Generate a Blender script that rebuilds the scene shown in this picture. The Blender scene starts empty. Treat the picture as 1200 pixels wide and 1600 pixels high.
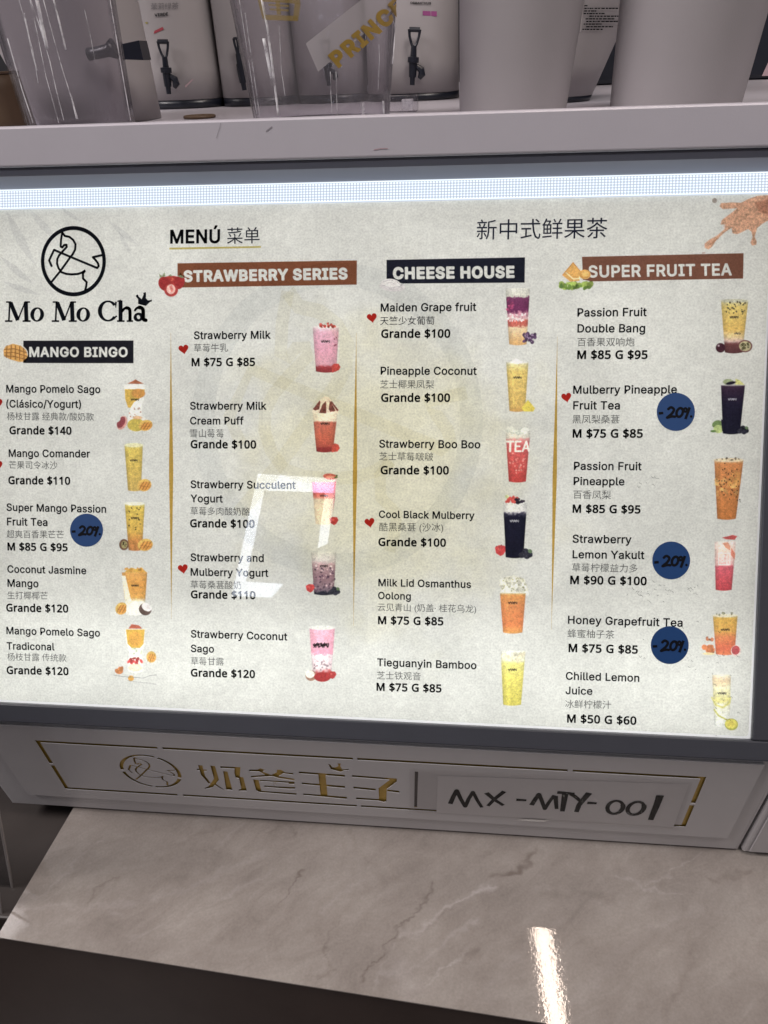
import bpy, bmesh, math, random
import numpy as np
from mathutils import Vector, Matrix
S = bpy.context.scene
COL = S.collection
rng = np.random.default_rng(7)
random.seed(7)

# ------------------------------------------------------------------ camera
# measured camera: the eye stands 1.45 m high and looks 31 degrees down onto the counter
f = 1200.0
vx = np.array([11539., 245., -1200.]); vx /= np.linalg.norm(vx)
vp = np.array([-332., 20900., 1200.]); vp -= vx*(vx@vp); vp /= np.linalg.norm(vp)
vn = np.cross(vx, vp)
th = math.radians(27.7)
gz = -(math.cos(th)*vp + math.sin(th)*vn)
gy = np.cross(gz, vx)
M3 = np.stack([vx, gy, gz])                    # camera (right, down, forward) -> world
EYE = np.array([0., 0., 1.45])
cam = bpy.data.cameras.new('camera')
cam.sensor_fit = 'VERTICAL'; cam.sensor_height = 24.0; cam.lens = 24.0*f/1600
cam.clip_start = 0.01; cam.clip_end = 50
co = bpy.data.objects.new('camera', cam); COL.objects.link(co); S.camera = co
R = np.eye(4); R[:3, 0] = M3[:, 0]; R[:3, 1] = -M3[:, 1]; R[:3, 2] = -M3[:, 2]; R[:3, 3] = EYE
co.matrix_world = Matrix(R.tolist())

# ------------------------------------------------------------------ light
W = bpy.data.worlds.new('World'); S.world = W; W.use_nodes = True
bg = W.node_tree.nodes['Background']
bg.inputs['Color'].default_value = (1.0, 0.93, 0.95, 1); bg.inputs['Strength'].default_value = 0.185
S.view_settings.view_transform = 'Standard'; S.view_settings.look = 'None'
S.view_settings.exposure = 0; S.view_settings.gamma = 1

def area_light(name, loc, target, sx, sy, power, color):
    l = bpy.data.lights.new(name, 'AREA'); l.shape = 'RECTANGLE'; l.size = sx; l.size_y = sy
    l.energy = power; l.color = color
    o = bpy.data.objects.new(name, l); COL.objects.link(o); o.location = loc
    o.rotation_euler = (Vector(target)-Vector(loc)).to_track_quat('-Z', 'Y').to_euler()
    return o
area_light('hall_light', (-1.7, -.15, 2.85), (0, .55, 1.1), 1.0, .8, 50, (1.0, .94, .93))
area_light('counter_light', (0.5, -0.05, 2.8), (0, .45, .85), .6, .6, 20, (1.0, .93, .88))
S.cycles.max_bounces = 8; S.cycles.transparent_max_bounces = 24
S.cycles.caustics_reflective = False; S.cycles.caustics_refractive = False
S.cycles.sample_clamp_indirect = 4

# ------------------------------------------------------------------ measuring helpers
def ray(x, y):
    d = M3 @ np.array([x-600., y-800., f]); return d/np.linalg.norm(d)
def hit(x, y, p, n):
    d = ray(x, y); return EYE + d*((np.asarray(p)-EYE)@np.asarray(n))/(d@np.asarray(n))
def at(x, y, Y):                                # point on the upright plane at depth Y
    return hit(x, y, (0, Y, 0), (0, 1, 0))
P0 = EYE + ray(600, 720)*0.62                   # a point of the menu face
NP = M3@vn; UP = -(M3@vp)                       # into the panel, up along the panel
def P2(x, y):                                   # menu-face coordinates (metres)
    q = hit(x, y, P0, NP)-P0; return np.array([q[0], q@UP])
B0 = hit(600, 1157, P0, NP)                     # lower edge of the frame: the sign face hangs from here
SD = np.array([0, 0.1774, -0.98409]); SD /= np.linalg.norm(SD)
SN = np.array([0, SD[2], -SD[1]]); SN /= np.linalg.norm(SN)     # out of the sign face
if SN[1] > 0: SN = -SN
def S2(x, y):                                   # sign-face coordinates: right, up
    q = hit(x, y, B0, SN)-B0; return np.array([q[0], -(q@SD)])
K0 = hit(600, 1297, B0, SN) - np.array([0, 0, .0015])
TILT = math.radians(7.5)
KN = np.array([0, -math.sin(TILT), math.cos(TILT)])
def K(x, y): return hit(x, y, K0, KN)           # point on the counter top
SHELF = 1.4099

# ------------------------------------------------------------------ object helpers
def tag(o, label=None, cat=None, group=None, kind=None):
    if label: o['label'] = label
    if cat: o['category'] = cat
    if group: o['group'] = group
    if kind: o['kind'] = kind
    return o
def empty(name, loc=(0, 0, 0), rot=None, parent=None):
    o = bpy.data.objects.new(name, None); COL.objects.link(o); o.empty_display_size = .05
    o.location = loc
    if rot is not None: o.rotation_euler = rot
    if parent: o.parent = parent
    return o
def link(name, me, mat=None, parent=None, smooth=False):
    if mat is not None:
        me.materials.clear(); me.materials.append(mat)
    if smooth:
        me.polygons.foreach_set('use_smooth', [True]*len(me.polygons))
    o = bpy.data.objects.new(name, me); COL.objects.link(o)
    if parent: o.parent = parent
    return o
def mesh(name, vs, fs, mat=None, parent=None, smooth=False):
    me = bpy.data.meshes.new(name); me.from_pydata([tuple(map(float, v)) for v in vs], [], fs); me.update()
    return link(name, me, mat, parent, smooth)
def bm_obj(name, bm, mat=None, parent=None, smooth=False):
    bmesh.ops.recalc_face_normals(bm, faces=bm.faces)
    me = bpy.data.meshes.new(name); bm.to_mesh(me); bm.free()
    return link(name, me, mat, parent, smooth)
def bm_box(bm, x0, x1, y0, y1, z0, z1, bevel=0, seg=2):
    vs = [bm.verts.new((x, y, z)) for x in (x0, x1) for y in (y0, y1) for z in (z0, z1)]
    q = [(0, 1, 3, 2), (4, 6, 7, 5), (0, 4, 5, 1), (2, 3, 7, 6), (0, 2, 6, 4), (1, 5, 7, 3)]
    fs = [bm.faces.new([vs[i] for i in t]) for t in q]
    if bevel:
        bmesh.ops.recalc_face_normals(bm, faces=fs)
        es = list({e for fc in fs for e in fc.edges})
        bmesh.ops.bevel(bm, geom=es, offset=bevel, segments=seg, profile=.5, affect='EDGES')
def box(name, x0, x1, y0, y1, z0, z1, mat, parent=None, bevel=0, seg=2):
    bm = bmesh.new(); bm_box(bm, x0, x1, y0, y1, z0, z1, bevel, seg); return bm_obj(name, bm, mat, parent)
def sweep_profile(name, prof, x0, x1, mat, parent=None, smooth=False):
    """closed (y, z) profile drawn out along x"""
    bm = bmesh.new()
    a = [bm.verts.new((x0, y, z)) for y, z in prof]; b = [bm.verts.new((x1, y, z)) for y, z in prof]
    n = len(prof)
    for i in range(n): bm.faces.new((a[i], a[(i+1) % n], b[(i+1) % n], b[i]))
    bm.faces.new(a); bm.faces.new(b[::-1])
    return bm_obj(name, bm, mat, parent, smooth)
def lathe(name, rings, mat, parent=None, seg=48, smooth=True, cap0=True, cap1=True, flute=0, nfl=12, thick=0, squareness=0):
    """rings: (cx, cy, z, r) - a turned body whose axis may lean"""
    bm = bmesh.new(); rr = list(rings)
    if thick: rr = rr + [(cx, cy, z, r-thick) for cx, cy, z, r in rr[::-1]]
    rows = []
    for cx, cy, z, r in rr:
        row = []
        for i in range(seg):
            t = 2*math.pi*i/seg
            k = 1+flute*math.cos(nfl*t)
            if squareness:
                c, s = abs(math.cos(t)), abs(math.sin(t)); p = 2+squareness
                k *= 1/((c**p+s**p)**(1/p))
            row.append(bm.verts.new((cx+r*k*math.cos(t), cy+r*k*math.sin(t), z)))
        rows.append(row)
    for a, b in zip(rows, rows[1:]):
        for i in range(seg): bm.faces.new((a[i], a[(i+1) % seg], b[(i+1) % seg], b[i]))
    if thick:
        pass
    else:
        if cap0: bm.faces.new(rows[0][::-1])
        if cap1: bm.faces.new(rows[-1])
    o = bm_obj(name, bm, mat, parent)
    if smooth:
        for p in o.data.polygons: p.use_smooth = len(p.vertices) == 4
    return o
def tube(bm, pts, r, seg=8, cap=True):
    rows = []; pts = [Vector(p) for p in pts]; rs = r if isinstance(r, (list, tuple)) else [r]*len(pts)
    for i, p in enumerate(pts):
        d = (pts[min(i+1, len(pts)-1)]-pts[max(i-1, 0)]).normalized()
        a = d.orthogonal().normalized() if i == 0 else (a-d*a.dot(d)).normalized()
        b = d.cross(a)
        rows.append([bm.verts.new(p+(a*math.cos(t)+b*math.sin(t))*rs[i]) for t in [2*math.pi*k/seg for k in range(seg)]])
    for u, w in zip(rows, rows[1:]):
        for k in range(seg): bm.faces.new((u[k], u[(k+1) % seg], w[(k+1) % seg], w[k]))
    if cap: bm.faces.new(rows[0][::-1]); bm.faces.new(rows[-1])

# ------------------------------------------------------------------ materials
def lin(c): c = c/255.; return c/12.92 if c <= .04045 else ((c+.055)/1.055)**2.4
def rgb(r, g, b): return (lin(r), lin(g), lin(b), 1)
def new_mat(name):
    m = bpy.data.materials.new(name); m.use_nodes = True; nt = m.node_tree; nt.nodes.clear()
    out = nt.nodes.new('ShaderNodeOutputMaterial'); return m, nt, out
def N(nt, typ, **kw):
    n = nt.nodes.new(typ)
    for k, v in kw.items():
        if k.startswith('i_'):
            key = k[2:].replace('_', ' '); n.inputs[key].default_value = v
        else: setattr(n, k, v)
    return n
def pmat(name, base, rough=.5, metal=0, noise=0, nscale=60, bump=0, bscale=600, spec=.5, coat=0, trans=0):
    m, nt, out = new_mat(name); L = nt.links.new
    p = N(nt, 'ShaderNodeBsdfPrincipled'); p.inputs['Roughness'].default_value = rough
    p.inputs['Metallic'].default_value = metal; p.inputs['Specular IOR Level'].default_value = spec
    p.inputs['Coat Weight'].default_value = coat; p.inputs['Coat Roughness'].default_value = .05
    p.inputs['Transmission Weight'].default_value = trans
    p.inputs['Base Color'].default_value = base
    tc = N(nt, 'ShaderNodeTexCoord')
    if noise:
        nz = N(nt, 'ShaderNodeTexNoise', i_Scale=nscale, i_Detail=6.0, i_Roughness=.65); L(tc.outputs['Object'], nz.inputs['Vector'])
        mr = N(nt, 'ShaderNodeMapRange'); mr.inputs[3].default_value = 1-noise; mr.inputs[4].default_value = 1+noise
        L(nz.outputs['Fac'], mr.inputs[0])
        mx = N(nt, 'ShaderNodeVectorMath', operation='SCALE'); mx.inputs[0].default_value = base[:3]; L(mr.outputs[0], mx.inputs['Scale'])
        L(mx.outputs[0], p.inputs['Base Color'])
    if bump:
        b = N(nt, 'ShaderNodeTexNoise', i_Scale=bscale, i_Detail=3.0); L(tc.outputs['Object'], b.inputs['Vector'])
        bp = N(nt, 'ShaderNodeBump', i_Strength=bump, i_Distance=.001); L(b.outputs['Fac'], bp.inputs['Height']); L(bp.outputs[0], p.inputs['Normal'])
    L(p.outputs[0], out.inputs[0]); return m
def schlick(nt, f0=.04):
    lw = N(nt, 'ShaderNodeLayerWeight', i_Blend=.5); pw = N(nt, 'ShaderNodeMath', operation='POWER'); pw.inputs[1].default_value = 5; nt.links.new(lw.outputs['Facing'], pw.inputs[0])
    ma = N(nt, 'ShaderNodeMath', operation='MULTIPLY_ADD'); ma.inputs[1].default_value = 1-f0; ma.inputs[2].default_value = f0; nt.links.new(pw.outputs[0], ma.inputs[0]); return ma
def emat(name, col, strength):
    m, nt, out = new_mat(name); e = N(nt, 'ShaderNodeEmission'); e.inputs[0].default_value = col; e.inputs[1].default_value = strength
    nt.links.new(e.outputs[0], out.inputs[0]); return m

# backlit paper: it scatters the light of the lamps inside the box, and has a glossy cover
def paper_mat(name, col, mottled=True):
    m, nt, out = new_mat(name); L = nt.links.new
    tr = N(nt, 'ShaderNodeBsdfTranslucent'); df = N(nt, 'ShaderNodeBsdfDiffuse'); gl = N(nt, 'ShaderNodeBsdfGlossy'); gl.inputs['Roughness'].default_value = 0.012
    fr = schlick(nt, .032)
    if mottled:
        tc = N(nt, 'ShaderNodeTexCoord')
        def nz(scale, det, lo, hi, seed=0, rough=.6, dist=0):
            mp = N(nt, 'ShaderNodeMapping'); mp.inputs['Location'].default_value = (seed, seed*.7, 0); L(tc.outputs['Object'], mp.inputs[0])
            n = N(nt, 'ShaderNodeTexNoise', i_Scale=scale, i_Detail=det, i_Roughness=rough, i_Distortion=dist); L(mp.outputs[0], n.inputs['Vector'])
            r = N(nt, 'ShaderNodeMapRange'); r.inputs[1].default_value = .3; r.inputs[2].default_value = .7; r.inputs[3].default_value = lo; r.inputs[4].default_value = hi
            L(n.outputs['Fac'], r.inputs[0]); return r.outputs[0]
        def mul(a, b):
            q = N(nt, 'ShaderNodeMath', operation='MULTIPLY'); L(a, q.inputs[0]); L(b, q.inputs[1]); return q.outputs[0]
        g = mul(mul(nz(620, 2, .86, 1.10), nz(170, 4, .93, 1.06, 3)), nz(13, 6, .90, 1.08, 9, .6, .8))
        # ochre stain of the printed background, an off-centre cloud
        sx = N(nt, 'ShaderNodeMapping'); sx.inputs['Location'].default_value = (-P2(600, 735)[0]/.125, -P2(600, 735)[1]/.13, 0); sx.inputs['Scale'].default_value = (1/.125, 1/.13, 1)
        L(tc.outputs['Object'], sx.inputs[0])
        wn = N(nt, 'ShaderNodeTexNoise', i_Scale=22, i_Detail=5.0); L(tc.outputs['Object'], wn.inputs['Vector'])
        ws = N(nt, 'ShaderNodeVectorMath', operation='SCALE'); L(wn.outputs['Color'], ws.inputs[0]); ws.inputs['Scale'].default_value = 1.5
        wa = N(nt, 'ShaderNodeVectorMath', operation='ADD'); L(sx.outputs[0], wa.inputs[0]); L(ws.outputs[0], wa.inputs[1])
        wb = N(nt, 'ShaderNodeVectorMath', operation='SUBTRACT'); L(wa.outputs[0], wb.inputs[0]); wb.inputs[1].default_value = (.75, .75, .75)
        ln = N(nt, 'ShaderNodeVectorMath', operation='LENGTH'); L(wb.outputs[0], ln.inputs[0])
        st = N(nt, 'ShaderNodeMapRange', interpolation_type='SMOOTHSTEP'); st.inputs[1].default_value = .25; st.inputs[2].default_value = 1.25; st.inputs[3].default_value = .62; st.inputs[4].default_value = 0
        L(ln.outputs['Value'], st.inputs[0])
        mx = N(nt, 'ShaderNodeMix', data_type='RGBA'); mx.inputs['A'].default_value = col; mx.inputs['B'].default_value = (col[0]*1.02, col[1]*.97, col[2]*.74, 1)
        L(st.outputs[0], mx.inputs['Factor'])
        cs = N(nt, 'ShaderNodeVectorMath', operation='SCALE'); L(mx.outputs['Result'], cs.inputs[0]); L(g, cs.inputs['Scale'])
        L(cs.outputs[0], tr.inputs[0])
        c2 = N(nt, 'ShaderNodeVectorMath', operation='SCALE'); L(cs.outputs[0], c2.inputs[0]); c2.inputs['Scale'].default_value = .3; L(c2.outputs[0], df.inputs[0])
    else:
        tr.inputs[0].default_value = col; df.inputs[0].default_value = (.25, .25, .25, 1)
    ad = N(nt, 'ShaderNodeAddShader'); L(tr.outputs[0], ad.inputs[0]); L(df.outputs[0], ad.inputs[1])
    mi = N(nt, 'ShaderNodeMixShader'); L(fr.outputs[0], mi.inputs[0]); L(ad.outputs[0], mi.inputs[1]); L(gl.outputs[0], mi.inputs[2])
    L(mi.outputs[0], out.inputs[0]); return m
# printed ink: a tinted film, its tint read from the colour attribute, glossy where there is ink
def ink_mat():
    m, nt, out = new_mat('printed_ink'); L = nt.links.new
    at_ = N(nt, 'ShaderNodeAttribute', attribute_name='ink')
    tp = N(nt, 'ShaderNodeBsdfTransparent'); L(at_.outputs['Color'], tp.inputs[0])
    gl = N(nt, 'ShaderNodeBsdfGlossy'); gl.inputs['Roughness'].default_value = .012
    bw = N(nt, 'ShaderNodeRGBToBW'); L(at_.outputs['Color'], bw.inputs[0])
    iv = N(nt, 'ShaderNodeMath', operation='SUBTRACT'); iv.inputs[0].default_value = 1; L(bw.outputs[0], iv.inputs[1])
    fr = schlick(nt, .032); mu = N(nt, 'ShaderNodeMath', operation='MULTIPLY'); L(fr.outputs[0], mu.inputs[0]); L(iv.outputs[0], mu.inputs[1])
    mi = N(nt, 'ShaderNodeMixShader'); L(mu.outputs[0], mi.inputs[0]); L(tp.outputs[0], mi.inputs[1]); L(gl.outputs[0], mi.inputs[2])
    L(mi.outputs[0], out.inputs[0]); return m
INK = ink_mat()
PAPER = paper_mat('backlit_paper', (.70, .712, .662, 1))
WHITE_DIFFUSER = paper_mat('white_diffuser', (.97, .99, 1, 1), False)
MARK = pmat('black_marker', (.004, .0045, .007, 1), .75, spec=.12)
PAINT = pmat('lacquered_steel', (.47, .445, .49, 1), .38, noise=.05, nscale=25, bump=.12, bscale=900)
PAINT2 = pmat('sign_lacquer', (.54, .52, .53, 1), .36, noise=.06, nscale=18, bump=.15, bscale=1100)
FRAME = pmat('dark_frame', (.048, .05, .062, 1), .3, noise=.12, nscale=22, bump=.06, bscale=700)
GOLD = pmat('gold_sheet', (.52, .34, .06, 1), .35, metal=.35, noise=.35, nscale=55)
PLASTIC_W = pmat('white_plastic', (.345, .32, .325, 1), .42, noise=.05, nscale=20, bump=.05)
PLASTIC_B = pmat('black_plastic', (.008, .010, .018, 1), .35)
FROST = pmat('frosted_plastic', (.31, .285, .295, 1), .55, noise=.07, nscale=14, bump=.1, bscale=800)
BROWN = pmat('brown_card', (.11, .068, .038, 1), .5, noise=.3, nscale=30)
DARKSTONE = pmat('dark_brown_stone', (.055, .040, .035, 1), .3, noise=.35, nscale=14, bump=.05)
DARKVOID = pmat('dark_wall', (.012, .012, .016, 1), .6, noise=.3, nscale=3)
# baked glyph outlines
FONT_SANS={40:[273,[89,207,101,324,132,441,177,539,236,539,191,428,161,313,151,207,160,115,188,16,236,-96,177,-96,139,-21,111,55,95,131]],
41:[273,[37,-96,86,18,113,116,122,207,112,313,82,428,37,539,97,539,142,441,173,323,184,207,178,130,161,53,134,-22,97,-96]],
47:[249,[235,533,71,-76,14,-76,178,533]],
65:[480,[16,0,201,509,276,509,463,0,395,0,287,302,264,372,232,478,245,478,213,371,191,302,85,0],[110,142,110,199,370,199,370,142]],
66:[456,[60,0,60,509,241,509,289,504,329,491,359,469,381,442,394,410,398,374,395,344,387,320,356,286,315,267,315,262,339,257,363,245,385,227,402,203,414,173,418,136,413,100,400,67,377,39,344,18,301,4,247,0],[125,57,245,57,296,63,330,80,349,105,355,137,352,161,342,184,327,203,306,218,279,228,248,231,125,231],[125,285,238,285,288,296,308,309,323,326,333,348,336,372,330,403,313,429,283,446,240,452,125,452]],
67:[510,[267,-7,205,1,150,25,104,63,70,115,48,179,40,254,48,329,70,393,104,445,150,484,205,508,267,516,340,504,373,490,402,471,427,447,448,418,463,385,473,348,408,348,389,395,357,428,315,449,267,456,223,450,184,432,150,403,125,364,109,314,103,254,109,194,125,145,151,105,184,76,223,59,267,53,315,60,357,81,389,114,408,160,473,160,463,124,448,91,428,62,402,38,373,19,341,5,305,-4]],
68:[502,[219,0,96,0,96,57,215,57,272,63,318,81,354,110,379,149,394,198,399,255,394,312,379,361,354,399,320,428,275,446,221,452,93,452,93,509,225,509,294,501,353,478,399,441,433,391,455,329,462,255,455,181,433,119,398,68,351,31,291,8],[125,509,125,0,60,0,60,509]],
69:[419,[60,0,60,509,372,509,372,452,125,452,125,286,355,286,355,229,125,229,125,57,375,57,375,0]],
70:[410,[60,0,60,509,369,509,369,452,125,452,125,278,346,278,346,221,125,221,125,0]],
71:[520,[269,-7,205,1,149,25,104,64,69,116,47,179,40,254,47,329,69,393,103,445,149,484,203,508,265,516,304,513,340,504,374,489,403,469,429,445,449,416,465,384,474,349,408,349,387,393,356,427,315,448,265,456,222,450,183,432,150,404,125,364,109,314,103,254,109,194,125,145,151,105,184,76,224,59,269,53,309,57,345,71,374,93,396,123,410,160,415,202,434,199,283,199,283,256,478,256,478,200,471,141,451,91,419,50,377,19,326,0]],
72:[517,[60,0,60,509,125,509,125,289,392,289,392,509,457,509,457,0,392,0,392,232,125,232,125,0]],
73:[300,[31,0,31,57,118,57,118,452,31,452,31,509,269,509,269,452,183,452,183,57,269,57,269,0]],
74:[396,[185,-7,124,3,75,33,44,81,33,145,33,173,98,173,98,145,104,104,122,74,149,56,185,50,220,56,248,74,266,104,272,145,272,509,336,509,336,145,326,81,294,33,246,3]],
76:[393,[60,0,60,509,125,509,125,57,361,57,361,0]],
77:[628,[60,0,60,509,152,509,277,187,287,159,299,123,311,84,322,49,307,49,318,83,330,121,342,158,352,187,476,509,568,509,568,0,504,0,504,291,504,327,505,369,506,413,507,457,513,457,498,409,482,363,467,322,456,291,342,0,286,0,170,291,159,321,145,361,129,408,112,457,119,457,120,416,121,372,122,328,122,291,122,0]],
78:[523,[60,0,60,509,136,509,343,183,363,151,388,107,414,55,405,54,401,108,399,157,399,195,399,509,463,509,463,0,387,0,202,290,177,331,148,381,108,452,119,454,122,384,124,328,125,291,125,0]],
79:[533,[267,-7,205,1,150,25,105,63,70,115,48,179,40,254,48,329,70,393,105,445,150,484,205,508,267,516,329,508,384,484,429,445,464,393,486,329,493,254,486,179,464,115,429,63,384,25,329,1],[267,53,310,59,349,76,383,105,408,144,425,194,430,254,425,314,408,365,383,404,349,433,310,450,267,456,223,450,184,433,151,404,125,364,109,314,103,254,109,194,125,144,151,105,184,76,223,59]],
80:[445,[60,0,60,509,235,509,289,503,332,487,366,462,390,430,404,391,409,348,404,304,390,265,366,233,332,207,289,191,235,186,109,186,109,242,233,242,269,246,297,256,318,272,333,294,342,319,344,348,342,376,333,402,318,423,297,439,268,449,232,452,125,452,125,0]],
82:[449,[60,0,60,509,236,509,290,504,333,489,367,465,390,433,405,395,409,352,405,309,390,271,367,240,333,217,289,203,236,198,96,198,96,255,234,255,269,258,298,267,319,281,334,300,342,324,345,352,342,380,334,405,319,425,298,440,269,449,233,452,125,452,125,0],[353,0,230,229,303,229,428,0]],
83:[447,[224,-9,172,-4,128,9,91,31,64,60,46,96,38,137,104,137,110,110,123,88,142,71,166,59,224,49,257,52,286,60,311,74,329,92,341,114,346,139,342,161,332,179,296,205,245,222,184,239,128,260,86,289,60,326,52,372,58,413,75,448,102,476,138,498,180,511,227,516,275,511,316,498,351,476,377,449,394,415,401,378,337,378,326,412,302,437,267,453,225,459,194,456,167,448,145,435,129,418,118,398,115,376,119,352,131,334,169,308,212,293,264,279,312,264,359,238,395,198,405,171,408,139,403,99,386,64,360,34,323,11,278,-4]],
84:[449,[32,452,32,509,417,509,417,452,257,452,257,0,193,0,193,452]],
85:[517,[259,-8,203,-2,154,15,114,43,85,80,66,124,60,173,60,509,124,509,124,178,128,144,141,113,160,87,187,68,220,56,259,52,298,56,331,68,357,87,377,113,389,144,393,178,393,509,457,509,457,173,451,124,433,80,403,43,363,15,315,-2]],
86:[480,[204,0,16,509,84,509,192,206,215,137,248,31,235,31,267,138,290,206,395,509,463,509,278,0]],
87:[686,[155,0,16,509,82,509,163,196,175,145,187,94,197,40,189,40,200,94,211,145,224,196,306,509,380,509,462,196,474,145,486,94,497,40,488,40,499,94,510,145,523,196,603,509,670,509,530,0,455,0,368,323,351,391,336,475,350,475,335,395,318,323,230,0]],
89:[472,[203,0,203,208,16,509,91,509,192,344,222,292,250,230,224,230,251,293,280,344,381,509,455,509,268,208,268,0]],
97:[389,[160,-9,126,-5,94,5,68,22,48,45,35,73,30,108,34,138,43,161,58,179,78,193,125,211,178,220,234,227,265,235,273,243,276,255,276,257,267,297,240,322,196,331,149,322,118,301,100,274,41,291,57,322,79,346,104,364,133,375,194,384,239,379,286,360,306,343,322,320,333,290,337,251,337,0,277,0,277,52,272,52,252,25,215,1],[170,45,202,49,228,59,248,74,263,93,272,115,276,138,276,190,259,182,231,176,200,171,175,168,134,159,103,139,95,124,92,105,102,72,130,52]],
98:[424,[229,-8,198,-5,172,4,138,31,118,59,112,59,112,0,53,0,53,509,114,509,114,319,118,319,137,346,171,373,197,381,229,384,274,378,313,361,345,332,370,293,385,245,390,189,385,133,370,84,346,45,313,16,274,-2],[220,47,253,51,279,66,301,88,316,117,325,151,328,189,325,227,316,261,301,290,280,311,253,325,220,330,188,325,161,312,140,291,125,263,116,229,113,189,116,150,125,115,140,86,162,65,188,51]],
99:[396,[207,-8,159,-2,117,16,82,46,56,85,40,133,34,187,40,243,56,291,82,330,117,360,159,378,207,384,260,377,305,356,340,322,362,277,303,262,290,289,270,311,242,325,207,330,173,325,145,310,124,287,108,258,99,224,96,187,99,151,108,117,124,89,145,66,173,51,207,46,243,52,271,66,292,89,304,117,363,102,341,56,306,21,261,-1]],
100:[424,[195,-8,151,-2,111,16,79,45,55,84,39,133,34,189,39,245,55,293,79,332,112,361,151,378,196,384,228,381,253,373,287,346,306,319,311,319,311,509,372,509,372,0,313,0,313,59,307,59,287,31,252,4,227,-5],[205,47,236,51,263,65,284,86,299,115,309,150,312,189,309,229,300,263,284,291,263,312,237,325,205,330,172,325,145,311,124,290,108,261,99,227,96,189,99,151,109,117,124,88,145,66,172,51]],
101:[404,[212,-8,161,-2,117,16,82,46,56,85,40,132,34,187,39,242,55,290,81,329,115,359,157,378,205,384,266,374,294,361,319,341,341,315,357,282,368,242,371,194,371,169,75,169,75,221,338,221,310,202,307,237,298,269,283,294,263,314,237,326,205,330,173,326,146,313,125,294,109,270,99,241,96,211,96,178,100,139,110,106,128,80,151,61,179,50,212,46,254,53,285,73,306,105,365,91,353,63,335,39,311,19,283,4,249,-5]],
102:[254,[228,379,228,327,6,327,6,379],[81,0,81,432,84,461,96,486,113,505,135,519,187,530,222,527,243,521,227,468,215,472,195,474,171,470,154,460,145,443,142,419,142,0]],
103:[425,[207,-151,168,-148,134,-140,82,-110,51,-69,101,-41,122,-66,154,-88,207,-97,249,-92,282,-75,304,-47,311,-6,311,68,306,68,287,41,252,16,227,8,195,5,152,10,113,27,80,53,55,90,39,136,34,191,39,246,55,293,80,332,112,361,152,378,196,384,228,382,253,373,288,346,308,319,313,319,313,379,372,379,372,-9,367,-54,350,-90,324,-117,291,-136,251,-147],[205,59,237,63,264,75,285,95,300,121,309,154,312,193,309,231,300,264,285,291,264,312,237,325,205,330,172,325,145,312,124,290,109,262,99,229,96,193,99,155,109,123,124,96,145,76,172,63]],
104:[410,[114,227,114,0,53,0,53,509,114,509,114,287,102,287,124,332,152,362,187,379,227,384,264,380,295,369,321,349,341,321,353,285,357,240,357,0,296,0,296,235,290,275,273,304,246,323,210,329,184,326,161,317,141,303,126,283,117,257]],
105:[167,[53,0,53,379,114,379,114,0],[84,443,67,446,54,455,44,468,41,483,44,499,54,512,67,521,84,524,100,521,114,512,123,499,126,483,123,468,114,455,100,446]],
107:[381,[110,137,110,212,121,212,284,379,360,379,184,199,177,199],[53,0,53,509,114,509,114,0],[294,0,148,186,191,229,372,0]],
108:[189,[139,-2,101,3,74,20,58,47,53,84,53,509,114,509,114,99,120,62,130,54,146,52,160,53,170,54,181,3,162,-1]],
109:[610,[53,0,53,379,112,379,112,295,108,295,118,323,132,346,172,376,219,386,257,380,287,361,309,331,321,295,312,295,322,321,337,343,381,375,437,386,468,383,497,372,522,354,541,328,553,296,557,255,557,0,496,0,496,254,490,289,473,313,447,326,419,330,395,328,374,320,345,290,335,247,335,0,274,0,274,260,269,288,253,311,229,326,199,330,158,320,140,307,126,289,117,266,114,238,114,0]],
110:[410,[114,227,114,0,53,0,53,379,112,379,112,287,102,287,124,332,152,362,187,379,227,384,264,380,295,369,321,349,341,321,353,285,357,240,357,0,296,0,296,235,290,275,273,304,246,323,210,329,184,326,161,317,141,303,126,283,117,257]],
111:[415,[207,-8,159,-2,117,16,82,46,56,85,40,133,34,187,40,243,56,291,82,330,117,360,159,378,207,384,256,378,299,360,333,330,359,291,376,243,381,187,376,133,359,85,333,46,299,16,256,-2],[207,46,242,51,270,66,292,89,307,117,316,151,319,187,316,224,307,258,292,287,270,310,242,325,207,330,173,325,145,310,124,287,108,258,99,224,96,187,99,151,108,117,124,89,145,66,173,51]],
112:[424,[53,-143,53,379,112,379,112,319,118,319,137,346,171,373,197,381,229,384,274,378,313,361,345,332,370,293,385,245,390,189,385,133,370,84,346,45,313,16,274,-2,229,-8,198,-5,173,4,138,31,118,59,114,59,114,-143],[220,47,253,51,279,66,301,88,316,117,325,151,328,189,325,227,316,261,301,290,280,311,253,325,220,330,188,325,161,312,140,291,125,263,116,229,113,189,116,150,125,115,140,86,162,65,188,51]],
114:[259,[53,0,53,379,112,379,112,321,115,321,130,347,152,367,181,380,213,385,229,384,243,384,243,322,230,324,207,326,182,323,159,315,140,301,126,284,117,262,114,237,114,0]],
115:[365,[182,-8,145,-5,112,3,84,18,62,38,45,63,36,94,94,107,105,79,124,60,150,49,181,45,217,50,244,62,262,81,268,103,265,121,254,136,237,147,212,155,149,170,104,186,72,208,53,237,47,274,51,305,65,332,87,354,115,370,149,381,187,384,223,381,254,372,279,358,299,339,324,290,268,277,258,298,243,316,219,328,187,333,156,329,131,317,114,299,109,277,112,258,124,243,172,223,229,209,275,194,306,171,325,142,331,107,326,75,312,47,290,24,260,6,223,-5]],
116:[227,[204,379,204,327,6,327,6,379],[65,471,126,471,126,98,128,76,136,61,150,53,170,50,185,51,202,54,213,2,192,-3,168,-4,125,2,92,21,72,52,65,93]],
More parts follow.
